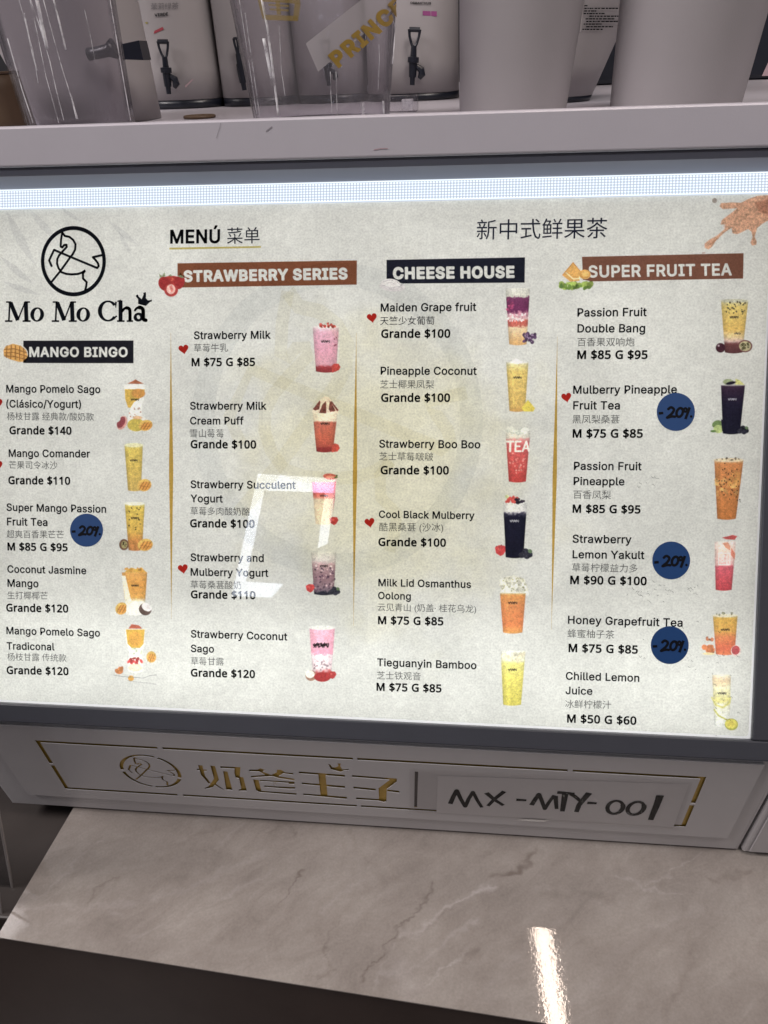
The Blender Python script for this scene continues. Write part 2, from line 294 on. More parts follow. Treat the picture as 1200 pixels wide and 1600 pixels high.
117:[410,[182,-5,146,-1,115,11,89,31,69,59,57,95,53,139,53,379,114,379,114,144,119,105,137,75,164,56,200,50,226,53,249,62,268,77,283,97,293,122,296,153,296,379,357,379,357,0,298,0,298,92,307,92,286,47,257,17,222,0]],
119:[567,[138,0,23,379,87,379,133,214,154,137,175,41,165,41,186,135,206,214,252,379,316,379,362,214,382,136,402,41,391,41,413,135,434,214,480,379,545,379,429,0,368,0,319,172,305,225,291,280,277,338,291,338,277,280,263,225,248,172,199,0]],
121:[389,[47,-139,61,-86,71,-87,104,-89,130,-74,151,-36,163,-1,17,379,84,379,165,155,187,87,206,21,184,21,202,87,224,155,305,379,371,379,204,-58,177,-107,139,-136,91,-145,65,-143]],
218:[517,[259,-8,203,-2,154,15,114,43,85,80,66,124,60,173,60,509,124,509,124,178,128,144,141,113,160,87,187,68,220,56,259,52,298,56,331,68,357,87,377,113,389,144,393,178,393,509,457,509,457,173,451,124,433,80,403,43,363,15,315,-2],[232,558,280,659,348,659,282,558]],
225:[389,[160,-9,126,-5,94,5,68,22,48,45,35,73,30,108,34,138,43,161,58,179,78,193,125,211,178,220,234,227,265,235,273,243,276,255,276,257,267,297,240,322,196,331,149,322,118,301,100,274,41,291,57,322,79,346,104,364,133,375,194,384,239,379,286,360,306,343,322,320,333,290,337,251,337,0,277,0,277,52,272,52,252,25,215,1],[170,45,202,49,228,59,248,74,263,93,272,115,276,138,276,190,259,182,231,176,200,171,175,168,134,159,103,139,95,124,92,105,102,72,130,52],[162,429,210,529,278,529,212,429]]}
FONT_PRICE={36:[459,[203,39,117,47,50,66,50,134,119,111,203,101,203,263,116,296,87,317,66,342,54,372,50,407,54,444,69,475,91,500,122,519,159,532,203,538,203,609,254,609,254,539,332,530,395,509,374,450,317,468,254,478,254,317,342,284,373,265,396,242,409,213,414,176,403,126,372,85,322,57,254,43,254,-47,203,-47],[254,105,295,113,323,127,339,147,345,172,337,205,309,228,254,246],[203,476,156,466,128,444,119,413,126,377,152,352,203,334]],
48:[459,[419,287,409,163,395,112,376,70,349,37,316,12,276,-3,229,-8,170,1,122,27,86,70,60,129,44,201,39,287,44,373,58,446,83,504,119,547,167,573,229,581,287,573,335,547,372,504,399,446,414,373],[110,287,113,215,121,156,137,111,159,78,190,59,229,52,268,59,298,78,320,110,336,156,345,215,348,287,345,359,336,417,320,463,298,495,268,515,229,521,190,515,159,495,137,463,121,417,113,359]],
49:[459,[285,0,216,0,216,400,216,439,217,470,219,499,196,477,169,455,108,405,71,452,226,573,285,573]],
50:[459,[417,0,38,0,38,59,188,210,261,287,306,353,318,387,322,424,315,466,294,496,261,514,221,520,181,517,147,506,83,466,45,513,94,548,153,572,221,581,270,576,313,562,347,540,372,510,388,472,394,428,389,385,375,344,353,305,324,267,247,185,128,67,128,64,417,64]],
51:[459,[395,439,392,403,381,372,363,347,340,326,310,311,277,302,277,298,337,283,379,255,405,214,413,163,407,116,390,74,360,40,318,14,263,-3,193,-8,110,-1,36,23,36,89,114,61,194,51,260,59,305,81,331,117,339,164,335,197,320,223,297,242,265,255,226,263,179,265,123,265,123,326,180,326,223,329,259,339,286,356,307,377,319,404,323,434,316,471,295,498,262,516,219,521,164,515,117,498,75,473,39,521,73,544,115,563,163,576,218,581,296,571,352,540,384,495]],
52:[459,[443,130,359,130,359,0,291,0,291,130,17,130,17,190,286,576,359,576,359,193,443,193],[291,374,291,412,293,444,294,474,295,500,292,500,276,468,257,438,86,193,291,193]],
53:[459,[221,351,275,346,322,331,361,307,389,274,407,232,413,183,407,128,387,81,356,43,314,15,261,-2,199,-8,116,0,51,23,51,90,121,62,200,52,239,55,274,65,302,82,323,106,336,137,341,176,332,225,306,262,262,284,197,292,146,288,99,280,64,302,86,573,373,573,373,508,146,508,132,342,169,348]],
54:[459,[44,245,51,342,75,433,95,474,121,510,155,539,196,562,246,576,306,581,344,579,377,573,377,513,344,520,308,523,257,518,216,504,183,483,158,454,139,419,127,380,115,291,119,291,150,326,194,350,255,358,302,353,342,338,375,313,400,279,416,236,421,184,415,129,399,82,372,44,336,15,291,-2,239,-8,199,-4,163,7,130,26,101,54,77,89,59,133,48,185],[238,51,284,59,320,84,343,125,351,184,344,233,324,271,289,295,241,303,205,299,175,287,150,270,131,248,119,223,115,198,123,146,146,99,185,64,210,55]],
55:[459,[109,0,344,508,35,508,35,573,419,573,419,518,187,0]],
56:[459,[229,581,276,577,318,565,352,546,378,519,395,485,400,443,396,411,385,383,346,338,291,303,355,265,381,242,401,216,414,185,419,148,413,104,395,65,367,34,330,11,284,-3,231,-8,174,-3,126,10,89,33,61,63,45,101,39,146,43,183,56,214,75,241,99,264,158,299,107,336,71,383,61,411,58,444,63,485,80,518,107,545,141,565,182,577],[108,145,116,107,138,76,176,55,229,48,281,55,319,76,342,108,350,148,346,174,335,197,293,235,229,265,217,270,157,237,121,197,111,173],[228,524,188,518,155,502,134,476,127,441,130,414,141,391,179,357,232,330,282,357,317,392,327,414,330,441,323,476,302,502,270,518]],
57:[459,[417,328,410,231,387,139,366,99,340,63,306,33,265,11,214,-3,154,-8,117,-6,82,0,82,60,115,53,152,50,204,54,245,68,278,90,303,118,322,153,334,192,346,281,341,281,310,247,266,223,204,214,158,219,118,235,85,260,61,294,45,336,40,387,46,443,63,491,90,529,127,557,171,575,223,581,262,577,299,565,332,545,361,518,384,483,402,439,413,388],[223,521,178,513,142,488,118,447,110,388,117,339,137,301,171,277,220,269,256,273,286,285,311,303,330,325,342,349,346,374,338,426,315,474,277,508,252,518]],
71:[584,[326,302,524,302,524,22,431,-1,323,-8,241,1,173,28,120,71,81,130,57,202,49,286,58,370,84,442,127,500,186,544,259,571,346,581,437,572,516,547,489,484,421,508,342,517,278,510,225,489,181,455,150,409,131,353,124,286,130,222,146,166,175,119,216,84,270,62,340,55,404,59,452,68,452,238,326,238]],
77:[727,[330,0,142,502,139,502,142,461,144,407,144,347,144,0,78,0,78,573,184,573,361,103,364,103,544,573,650,573,650,0,578,0,578,352,579,408,581,460,584,501,581,501,390,0]],
97:[450,[231,437,299,428,347,403,376,358,385,293,385,0,334,0,320,61,317,61,279,22,234,-1,172,-8,136,-5,103,6,75,23,55,48,41,80,37,119,50,176,87,219,152,245,243,257,316,259,316,285,310,330,293,359,265,375,227,380,163,370,106,347,84,400,151,426],[252,208,184,200,141,182,118,155,110,119,115,87,132,66,157,53,188,49,238,56,279,79,306,117,315,172,315,210]],
100:[493,[221,-8,148,6,92,48,56,117,44,214,56,311,93,381,149,424,221,438,280,429,323,407,354,374,359,374,356,405,354,438,354,609,425,609,425,0,368,0,358,58,354,58,323,24,279,1],[232,51,290,60,328,88,348,135,355,200,355,213,349,284,329,336,291,369,231,379,181,368,146,334,124,281,117,213,124,144,146,93,181,61]],
101:[452,[234,438,286,432,329,414,364,385,390,346,406,299,411,244,411,201,117,201,127,137,154,90,197,62,254,52,327,60,392,82,392,20,327,-1,251,-8,194,-2,143,17,101,48,70,91,51,146,44,212,50,277,68,333,96,378,134,411,181,431],[233,380,188,372,154,348,130,309,119,257,338,257,335,292,326,322,312,346,292,364,266,376]],
110:[496,[275,438,343,429,391,401,421,352,431,280,431,0,361,0,361,275,355,321,338,353,308,372,265,379,204,368,166,338,146,289,139,223,139,0,68,0,68,430,125,430,136,371,140,371,175,409,222,431]],
114:[331,[269,438,295,437,319,433,310,368,287,372,264,374,217,363,176,334,149,289,139,229,139,0,68,0,68,430,126,430,134,351,137,351,170,395,214,426,240,435]]}

# ------------------------------------------------------------------ lettering
def load_font(src):
    return {chr(k): (v[0]/1000., [np.array(q).reshape(-1, 2)/1000. for q in v[1:] if q]) for k, v in src.items()}
SANS, PRICE = load_font(FONT_SANS), load_font(FONT_PRICE)
SPACE = {id(SANS): .205, id(PRICE): .26}
def area2(p): return float(np.sum(p[:, 0]*np.roll(p[:, 1], -1)-np.roll(p[:, 0], -1)*p[:, 1]))
def inside(q, P):
    c = False
    for a, b in zip(P, np.roll(P, -1, 0)):
        if (a[1] > q[1]) != (b[1] > q[1]) and q[0] < (b[0]-a[0])*(q[1]-a[1])/(b[1]-a[1])+a[0]: c = not c
    return c
def run_contours(txt, font, bold=0, track=0):
    x = 0; out = []
    for ch in txt:
        if ch == ' ': x += SPACE[id(font)]+track; continue
        adv, cs = font[ch]
        big = max(cs, key=lambda c: abs(area2(c))); sgn = 1 if area2(big) > 0 else -1
        outer = [c for c in cs if area2(c)*sgn > 0]
        for k, c in enumerate(outer):
            out.append((c+[x, 0], k))
            for h in cs:
                if area2(h)*sgn < 0 and (len(outer) == 1 or inside(h.mean(0), c)): out.append((h+[x, 0], k))
        x += adv+track+bold*.9
    return out
def fill(name, contours, mat, parent, z=0, bold=0):
    """flat filled shape from closed outlines; an outline may be (points, layer), layers lie 2 microns apart"""
    contours = [c if isinstance(c, tuple) else (c, 0) for c in contours]; V, F = [], []
    ap = np.concatenate([c for c, _ in contours]); c00 = ap.min(0); ks = 40/np.ptp(ap[:, 1])      # filled at a comfortable size
    for lay in sorted({k for _, k in contours}):
        cu = bpy.data.curves.new('outline', 'CURVE'); cu.dimensions = '2D'; cu.fill_mode = 'BOTH'
        for c, k in contours:
            if k != lay: continue
            s = cu.splines.new('POLY'); s.points.add(len(c)-1)
            s.points.foreach_set('co', np.concatenate([(c-c00)*ks, np.zeros((len(c), 1)), np.ones((len(c), 1))], 1).astype(np.float32).ravel())
            s.use_cyclic_u = True
        o = bpy.data.objects.new('outline', cu); me = bpy.data.meshes.new_from_object(o); n0 = len(V)
        V += [(v.co.x/ks+c00[0], v.co.y/ks+c00[1], z+lay*2e-6) for v in me.vertices]; F += [[n0+i for i in q.vertices] for q in me.polygons]
        bpy.data.objects.remove(o); bpy.data.curves.remove(cu); bpy.data.meshes.remove(me)
    if bold:
        kk = 0
        for c, k in contours:
            for a, b in zip(c, np.roll(c, -1, 0)):
                d = b-a; l = np.linalg.norm(d)
                if l < 1e-9: continue
                d = d/l; n = np.array([-d[1], d[0]])*bold; e = d*bold*.8; kk = (kk+1) % 11; zz = z+4e-6+kk*2e-6; i = len(V)
                V += [(*(a-e-n), zz), (*(b+e-n), zz), (*(b+e+n), zz), (*(a-e+n), zz)]; F.append([i, i+1, i+2, i+3])
    return mesh(name, V, up_wound(V, F), mat, parent)
def up_wound(V, F):
    out = []
    for q in F:
        P = [V[i] for i in q]; s = sum(P[i][0]*P[(i+1) % len(P)][1]-P[(i+1) % len(P)][0]*P[i][1] for i in range(len(P)))
        out.append(q if s > 0 else q[::-1])
    return out
def tint(o, c):
    me = o.data; a = me.color_attributes.new('ink', 'FLOAT_COLOR', 'POINT')
    arr = np.tile(np.array([c[0], c[1], c[2], 1], np.float32), (len(me.vertices), 1)); a.data.foreach_set('color', arr.ravel())
    return o
def place(contours, L, Rr, ysc=1.0, bold=0):
    """lay a run of outlines between two measured points (its ink edges) in plane coordinates"""
    allp = np.concatenate([c[0] for c in contours]); x0, x1 = allp[:, 0].min()-bold, allp[:, 0].max()+bold
    L = np.asarray(L); d = np.asarray(Rr)-L; s = np.linalg.norm(d)/(x1-x0); e = d/np.linalg.norm(d); nrm = np.array([-e[1], e[0]])
    return [(L + (c[:, :1]-x0)*s*e + c[:, 1:]*s*ysc*nrm, k) for c, k in contours], s*bold
def cjk_mesh(txt, offset=0.0):
    cu = bpy.data.curves.new('t', 'FONT'); cu.body = txt; cu.size = 40; cu.resolution_u = 3; cu.offset = offset
    o = bpy.data.objects.new('t', cu); COL.objects.link(o)
    me = bpy.data.meshes.new_from_object(o.evaluated_get(bpy.context.evaluated_depsgraph_get()))
    bpy.data.objects.remove(o); bpy.data.curves.remove(cu)
    n = len(me.vertices); c = np.empty(n*3, np.float32); me.vertices.foreach_get('co', c)
    return me, c.reshape(-1, 3)
BERRY = [[(.08, .88), (.92, .88)], [(.32, .97), (.32, .78)], [(.68, .97), (.68, .78)], [(.27, .76), (.10, .54)], [(.22, .66), (.90, .66)], [(.28, .52), (.80, .52)], [(.29, .52), (.19, .13)], [(.19, .14), (.88, .14)], [(.79, .52), (.74, .02), (.60, .02)], [(.04, .33), (.96, .33)], [(.44, .48), (.56, .38)], [(.42, .29), (.54, .19)]]
def cjk_parts(txt, offset):
    """outlines of a Chinese line; one dense character that the outline filler spoils is drawn by strokes"""
    me, c = cjk_mesh(txt.replace('莓', '田'), offset); F = [list(q.vertices) for q in me.polygons]
    if '莓' in txt:
        _, c1 = cjk_mesh('田'); _, c2 = cjk_mesh('田田'); pitch = c2[:, 0].max()-c1[:, 0].max(); x0 = c1[:, 0].min(); w = pitch
        cells = [k for k, ch in enumerate(txt) if ch == '莓']
        F = [q for q in F if not any(k*pitch < c[q, 0].mean() < (k+1)*pitch for k in cells)]
        used = sorted({i for q in F for i in q}); rm = {i: j for j, i in enumerate(used)}; F = [[rm[i] for i in q] for q in F]; c = c[used]; extra = []
        for k in cells:
            for st in BERRY:
                for pl in stroke_polys([np.array([k*pitch+.02*w+u*w*.94, -.09*w+v*w*.95]) for u, v in st], .062*w):
                    F.append(list(range(len(c)+len(extra), len(c)+len(extra)+len(pl)))); extra += [(q[0], q[1], .0004*(len(F) % 9)) for q in pl]
        c = np.concatenate([c, np.array(extra, np.float32)])
    return c, F
def cjk(name, txt, L, Rr, mat, parent, z, col=None, offset=0.0, ysc=1.0):
    c, F = cjk_parts(txt, offset)
    x0, x1, y0 = c[:, 0].min(), c[:, 0].max(), c[:, 1].min()
    L = np.asarray(L); d = np.asarray(Rr)-L; s = np.linalg.norm(d)/(x1-x0); e = d/np.linalg.norm(d); nrm = np.array([-e[1], e[0]])
    q = L + (c[:, :1]-x0)*s*e + (c[:, 1:2]-y0)*s*ysc*nrm
    V = [(a[0], a[1], z+h[2]*.004) for a, h in zip(q, c)]
    o = mesh(name, V, up_wound(V, F), mat, parent)
    if col is not None: tint(o, col)
    return o
def stroke_polys(pts, w):
    """thick line as quads with round joints -> list of polygons"""
    out = []; pts = [np.asarray(p, float) for p in pts]; ws = w if isinstance(w, (list, tuple)) else [w]*len(pts)
    for i in range(len(pts)-1):
        a, b = pts[i], pts[i+1]; d = b-a; l = np.linalg.norm(d)
        if l < 1e-9: continue
        n = np.array([-d[1], d[0]])/l
        out.append([a+n*ws[i]/2, b+n*ws[i+1]/2, b-n*ws[i+1]/2, a-n*ws[i]/2])
    for p, ww in list(zip(pts, ws))[1:-1]:
        out.append([p+ww/2*np.array([math.cos(t), math.sin(t)]) for t in [2*math.pi*k/10 for k in range(10)]])
    return out
def polys(name, ps, mat, parent, z=0, col=None, dz=2e-6):
    vs, fs = [], []
    for k, p in enumerate(ps):
        fs.append(list(range(len(vs), len(vs)+len(p)))); vs += [(q[0], q[1], z+dz*k) for q in p]
    o = mesh(name, vs, up_wound(vs, fs), mat, parent)
    if col is not None: tint(o, col)
    return o
def smooth_line(pts, n=6):
    pts = [np.asarray(p, float) for p in pts]; P = [pts[0]]+pts+[pts[-1]]; out = []
    for i in range(1, len(P)-2):
        for k in range(n):
            t = k/n
            out.append(.5*((2*P[i])+(-P[i-1]+P[i+1])*t+(2*P[i-1]-5*P[i]+4*P[i+1]-P[i+2])*t*t+(-P[i-1]+3*P[i]-3*P[i+1]+P[i+2])*t**3))
    out.append(pts[-1]); return out
def ell(cx, cy, rx, ry, n=28, rot=0, a0=0, a1=2*math.pi):
    full = abs(a1-a0-2*math.pi) < 1e-6
    out = []
    for k in range(n if full else n+1):
        t = a0+(a1-a0)*k/n; x, y = rx*math.cos(t), ry*math.sin(t)
        out.append((cx+x*math.cos(rot)-y*math.sin(rot), cy+x*math.sin(rot)+y*math.cos(rot)))
    return out

# ------------------------------------------------------------------ the display box
XL, XR = -0.446, 0.2548                        # the box from end to end
box_root = empty('menu_display_box', (float(K0[0]), .56, .8155))
tag(box_root, 'wide grey counter box with a backlit drinks menu above a pierced gold name plate', 'menu display')
def keep(o, root):                             # parent without moving
    o.parent = root; o.matrix_parent_inverse = Matrix.Translation(-Vector(root.location)); return o
def v_on(y): return P2(600, y)[1]
menu_rot = Matrix([[1, 0, 0], [0, UP[1], -NP[1]], [0, UP[2], -NP[2]]]).to_euler()
def on_menu_plane(o):                          # put a part modelled in menu-face coordinates in place
    o.location = Vector(P0)-Vector(box_root.location); o.rotation_euler = menu_rot; o.parent = box_root; return o
v_top, v_bot = P2(600, 315)[1], P2(600, 1127)[1]
u_r = P2(1172, 1155)[0]; u_l = -.421-P0[0]; UL, UR = XL-P0[0], XR-P0[0]
# housing: hollow shell behind menu and sign, open in front where the diffuser sits
tk = .003
top_c = hit(600, 283, P0, NP)
prof_back = .735
def wall(name, a, b, th_, x0, x1):              # thin plate between two profile points (y,z), thickened backwards
    a, b = np.array(a), np.array(b); d = (b-a)/np.linalg.norm(b-a); n = np.array([-d[1], d[0]])*th_
    return sweep_profile(name, [a, b, b+n, a+n], x0, x1, PAINT)
bot_y = K0[1]
bm = bmesh.new()
bm_box(bm, XL, XR, prof_back-.004, prof_back, K0[2]+.004, 1.370)
bm_box(bm, XL, XR, bot_y+.004, prof_back-.0042, K0[2]+.002, K0[2]+.006)
hb = bm_obj('back_panel', bm, PAINT); keep(hb, box_root)
for x0, x1 in ((XL, XL+.004), (XR-.004, XR)):
    # end cheek follows the bent front profile
    pr = [(B0[1]+.002, B0[2]), (bot_y+.003, K0[2]+.003), (prof_back-.0045, K0[2]+.003), (prof_back-.0045, 1.362), (top_c[1]+.004, 1.362)]
    keep(sweep_profile('end_cheek', pr, x0, x1, PAINT2), box_root)

# frame round the menu: dark bars standing a little proud of the face (butt joints)
def bar(name, u0, u1, v0, v1, w0=-.006, w1=.0035, mat=FRAME, bevel=.0012):
    o = box(name, u0, u1, v0, v1, w0, w1, mat, None, bevel); return on_menu_plane(o)
v_fb = P2(600, 1157)[1]
bar('frame_bar', UL, UR, v_fb, v_bot)
bar('frame_bar', u_r+.0006, UR, v_bot+.0002, v_top-.0002)
bar('frame_bar', UL, u_l-.001, v_bot+.0002, v_top-.0002)

# diffuser and printed menu sheet
def quad(name, u0, u1, v0, v1, w, mat):
    return mesh(name, [(u0, v0, w), (u1, v0, w), (u1, v1, w), (u0, v1, w)], [(0, 1, 2, 3)], mat)
dif = on_menu_plane(quad('white_diffuser', u_l-.0008, u_r+.0004, v_bot+.0003, v_top, -.0004, WHITE_DIFFUSER))
# rounded lower right corner of the sheet
def rrect(u0, u1, v0, v1, r, n=6):
    p = []
    for cx, cy, a in ((u1-r, v0+r, -90), (u1-r, v1-r, 0), (u0+r, v1-r, 90), (u0+r, v0+r, 180)):
        p += [(cx+r*math.cos(math.radians(a+90*k/n)), cy+r*math.sin(math.radians(a+90*k/n))) for k in range(n+1)]
    return p
sheet = on_menu_plane(polys('menu_sheet', [rrect(u_l, u_r-.0012, v_bot+.0022, v_top-.0005, .003)], PAPER, None, 0))
sheet['label'] = 'backlit beige menu sheet printed with four columns of drinks'
# lamps inside the box, behind the diffuser
inner = Vector(P0)+Vector(-NP)*-.05
def inner_lamp(name, u, v, su, sv, power, depth=.05):
    l = bpy.data.lights.new(name, 'AREA'); l.shape = 'RECTANGLE'; l.size = su; l.size_y = sv; l.energy = power; l.color = (1.0, 1.0, .985)
    o = bpy.data.objects.new(name, l); COL.objects.link(o)
    p = P0 + np.array([u, 0, 0]) + UP*v + NP*depth
    mm = np.eye(4); mm[:3, 0] = (1, 0, 0); mm[:3, 1] = UP; mm[:3, 2] = -NP; mm[:3, 3] = p
    # area lamps shine along their own -Z: turn them to face the sheet
    mm[:3, 0] = (-1, 0, 0); mm[:3, 2] = NP
    o.matrix_world = Matrix(mm.tolist()); return o
um = (u_l+u_r)/2; vm = (v_top+v_bot)/2
inner_lamp('backlight_panel', um, vm, .66, .44, 0.42, .045)
inner_lamp('backlight_bar', um, v_bot+.03, .66, .10, 0.12, .03)

# LED strip above the sheet
m, nt, out = new_mat('led_strip'); Lk = nt.links.new
tc = N(nt, 'ShaderNodeTexCoord'); mp = N(nt, 'ShaderNodeMapping'); mp.inputs['Scale'].default_value = (1/.0024, 1/.0021, 1); Lk(tc.outputs['Object'], mp.inputs[0])
vo = N(nt, 'ShaderNodeTexVoronoi', i_Scale=1.0, i_Randomness=0.0); vo.voronoi_dimensions = '2D'
# every other row shifted half a cell: rotate the lattice by 45 degrees
mp.inputs['Rotation'].default_value = (0, 0, math.radians(0)); Lk(mp.outputs[0], vo.inputs['Vector'])
mr = N(nt, 'ShaderNodeMapRange', interpolation_type='SMOOTHSTEP'); mr.inputs[1].default_value = .22; mr.inputs[2].default_value = .46; mr.inputs[3].default_value = 1.4; mr.inputs[4].default_value = .74
Lk(vo.outputs['Distance'], mr.inputs[0])
em = N(nt, 'ShaderNodeEmission'); em.inputs[0].default_value = (.78, .87, 1.0, 1); Lk(mr.outputs[0], em.inputs[1]); Lk(em.outputs[0], out.inputs[0])
LED = m
v_led0, v_led1 = v_top+.0002, P2(600, 283)[1]
led = on_menu_plane(box('light_strip', UL, UR, v_led0, v_led1, -.004, .0006, LED))
led['label'] = 'white glowing light strip with a fine dot pattern'
GLOW = emat('led_edge', (.85, .93, 1, 1), 1.25)
for va, vb in ((v_led1-.0009, v_led1), (v_led0, v_led0+.0007)):
    q = on_menu_plane(quad('light_strip_edge', UL, UR, va, vb, .0009, GLOW))

# ---- printing on the sheet -------------------------------------------------
Z_W, Z_P, Z_B, Z_T, Z_S, Z_M = .00006, .00012, .00018, .00024, .0004, .00048
def sub(o): o.parent = sheet; return o
BLACK = (.012, .014, .022); GREY = (.20, .20, .205)
def name_txt(t, x0, y0, x1, y1, bold=.016, name='drink_name', col=BLACK, font=SANS, ysc=1):
    cs, b_ = place(run_contours(t, font, bold), P2(x0, y0), P2(x1, y1), ysc, bold)
    o = sub(fill(name, cs, INK, None, Z_T, b_)); tint(o, col); return o
def zh(t, x0, y0, x1, y1, col=GREY, off=0.0):
    return sub(cjk('translated_name', t, P2(x0, y0), P2(x1, y1), INK, None, Z_T, col, off))
def price(t, x0, y0, x1, y1):
    cs, b_ = place(run_contours(t, PRICE, .029), P2(x0, y0), P2(x1, y1), 1, .029)
    o = sub(fill('price', cs, INK, None, Z_T, b_)); tint(o, (.008, .009, .012)); return o
for t in [
 ('Mango Pomelo Sago', 10, 613, 157, 614), ('(Clásico/Yogurt)', 10, 636.5, 127, 637.3), ('Mango Comander', 13.8, 713.6, 140.8, 714.6),
 ('Super Mango Passion', 10.5, 798, 166, 801), ('Fruit Tea', 11.2, 820.5, 74.5, 821.7), ('Coconut Jasmine', 11.8, 894.5, 135, 897), ('Mango', 12, 916.5, 60.5, 917.5),
 ('Mango Pomelo Sago', 10.3, 990.5, 156.5, 994.5), ('Tradiconal', 10.8, 1014.5, 85.5, 1016),
 ('Strawberry Milk', 303.2, 529.9, 422.8, 529), ('Strawberry Milk', 297.2, 639.8, 416.3, 640), ('Cream Puff', 297.2, 663, 380.8, 663),
 ('Strawberry Succulent', 298, 762.3, 461.9, 763.8), ('Yogurt', 298, 784.4, 348.2, 785), ('Strawberry and', 298, 876.3, 412.3, 877.7), ('Mulberry Yogurt', 298, 899.2, 419.4, 901),
 ('Strawberry Coconut', 298.4, 995.8, 449, 1000.4), ('Sago', 298.4, 1018.5, 334.6, 1019.5),
 ('Maiden Grape fruit', 594.7, 486.7, 744, 485.6), ('Pineapple Coconut', 594.7, 585.3, 744.8, 585.5), ('Strawberry Boo Boo', 592.5, 699.2, 750.4, 700.3),
 ('Cool Black Mulberry', 592, 808.8, 741.3, 811), ('Milk Lid Osmanthus', 591.2, 915.5, 736, 918.5), ('Oolong', 590.7, 935.7, 642, 937), ('Tieguanyin Bamboo', 589.3, 1040.3, 744.5, 1045.3),
 ('Passion Fruit', 902, 494.5, 1010.2, 493.7), ('Double Bang', 902, 519.4, 1007.9, 519), ('Mulberry Pineapple', 895.4, 615, 1057.5, 614.6), ('Fruit Tea', 895.4, 639.6, 968.5, 639.6),
 ('Passion Fruit', 896.5, 733.9, 1002.3, 734.6), ('Pineapple', 896, 757.5, 975.5, 758.2), ('Strawberry', 894.5, 847.7, 986.5, 849), ('Lemon Yakult', 894.5, 871.9, 1006.6, 873.4),
 ('Honey Grapefruit Tea', 887.3, 974.2, 1066.4, 979), ('Chilled Lemon', 883.9, 1061.6, 998.8, 1065), ('Juice', 883.6, 1084.3, 925.5, 1085.4)]:
    name_txt(*t)
name_txt('MENÚ', 266, 380, 344, 379.2, .024, 'menu_title')
for t in [
 ('杨枝甘露 经典款/酸奶款', 11.3, 656.5, 147, 657.5), ('芒果司令冰沙', 14.3, 732.5, 90, 733.5), ('超爽百香果芒芒', 10.8, 840.5, 100, 841.5), ('生打椰椰芒', 12, 936, 75, 937), ('杨枝甘露 传统款', 12, 1032, 104, 1034),
 ('草莓牛乳', 303, 550.3, 356, 550), ('雪山莓莓', 296.7, 683.7, 349.7, 683.9), ('草莓多肉酸奶酪', 297.8, 804.8, 390.7, 806), ('草莓桑葚酸奶', 298, 919.6, 376.9, 921), ('草莓甘露', 298.4, 1038.9, 350, 1040),
 ('芝士椰果凤梨', 594, 607, 678, 607.2), ('芝士草莓啵啵', 592.5, 719.7, 676.8, 720.5), ('酷黑桑葚 (沙冰)', 592.5, 832, 692.5, 833), ('云见青山 (奶盖· 桂花乌龙)', 590, 956.5, 744, 959.5), ('芝士铁观音', 588.8, 1061.3, 657.3, 1063),
 ('百香果双响炮', 902, 541.3, 991, 541.2), ('黑凤梨桑葚', 894.3, 661.7, 967.7, 661.8), ('百香凤梨', 895.6, 779.3, 954.3, 780), ('草莓柠檬益力多', 893.6, 893.2, 996, 895), ('蜂蜜柚子茶', 886.7, 996, 959.7, 998), ('冰鲜柠檬汁', 883, 1105.9, 954.9, 1107.8)]:
    zh(*t)
zh('天竺少女葡萄', 594, 508, 678.7, 507.5, (.03, .03, .045), 0.0)
o = zh('菜单', 354.8, 381.4, 405.8, 380.2, (.03, .035, .06), 0.0); o.name = 'menu_title'
o = zh('新中式鲜果茶', 744.5, 375, 948.4, 372.3, (.03, .035, .07), 0.0); o.name = 'series_title'
for t in [
 ('Grande $140', 15, 678, 112, 678.8), ('Grande $110', 13.3, 756, 110, 757), ('M $85 G $95', 12, 859.5, 106, 861), ('Grande $120', 10, 955, 107, 956.7), ('Grande $120', 10.8, 1052.5, 107.5, 1054.5),
 ('M $75 G $85', 299.5, 571.8, 398.7, 571.5), ('Grande $100', 298, 699.9, 400.4, 700.5), ('Grande $100', 297.2, 823.3, 398, 824.4), ('Grande $110', 298.4, 934.3, 399.3, 935.8), ('Grande $120', 298.4, 1056.5, 398.7, 1059),
 ('Grande $100', 595.5, 527.5, 703.5, 527.3), ('Grande $100', 595.5, 627.5, 703.2, 627.5), ('Grande $100', 594.7, 740.5, 701.3, 741), ('Grande $100', 591.2, 852.5, 696.8, 853.8), ('M $75 G $85', 590.7, 974.7, 692.8, 976.7), ('M $75 G $85', 588.3, 1078.7, 689.9, 1081.5),
 ('M $85 G $95', 901.7, 560.5, 1011.6, 560.5), ('M $75 G $85', 894.6, 683.5, 1004.2, 683.5), ('M $85 G $95', 894.5, 800.6, 1000.6, 802), ('M $90 G $100', 890.8, 912, 1010.3, 914), ('M $75 G $85', 888.2, 1018.2, 996.5, 1021), ('M $50 G $60', 885.9, 1128.3, 994.2, 1132)]:
    price(*t)

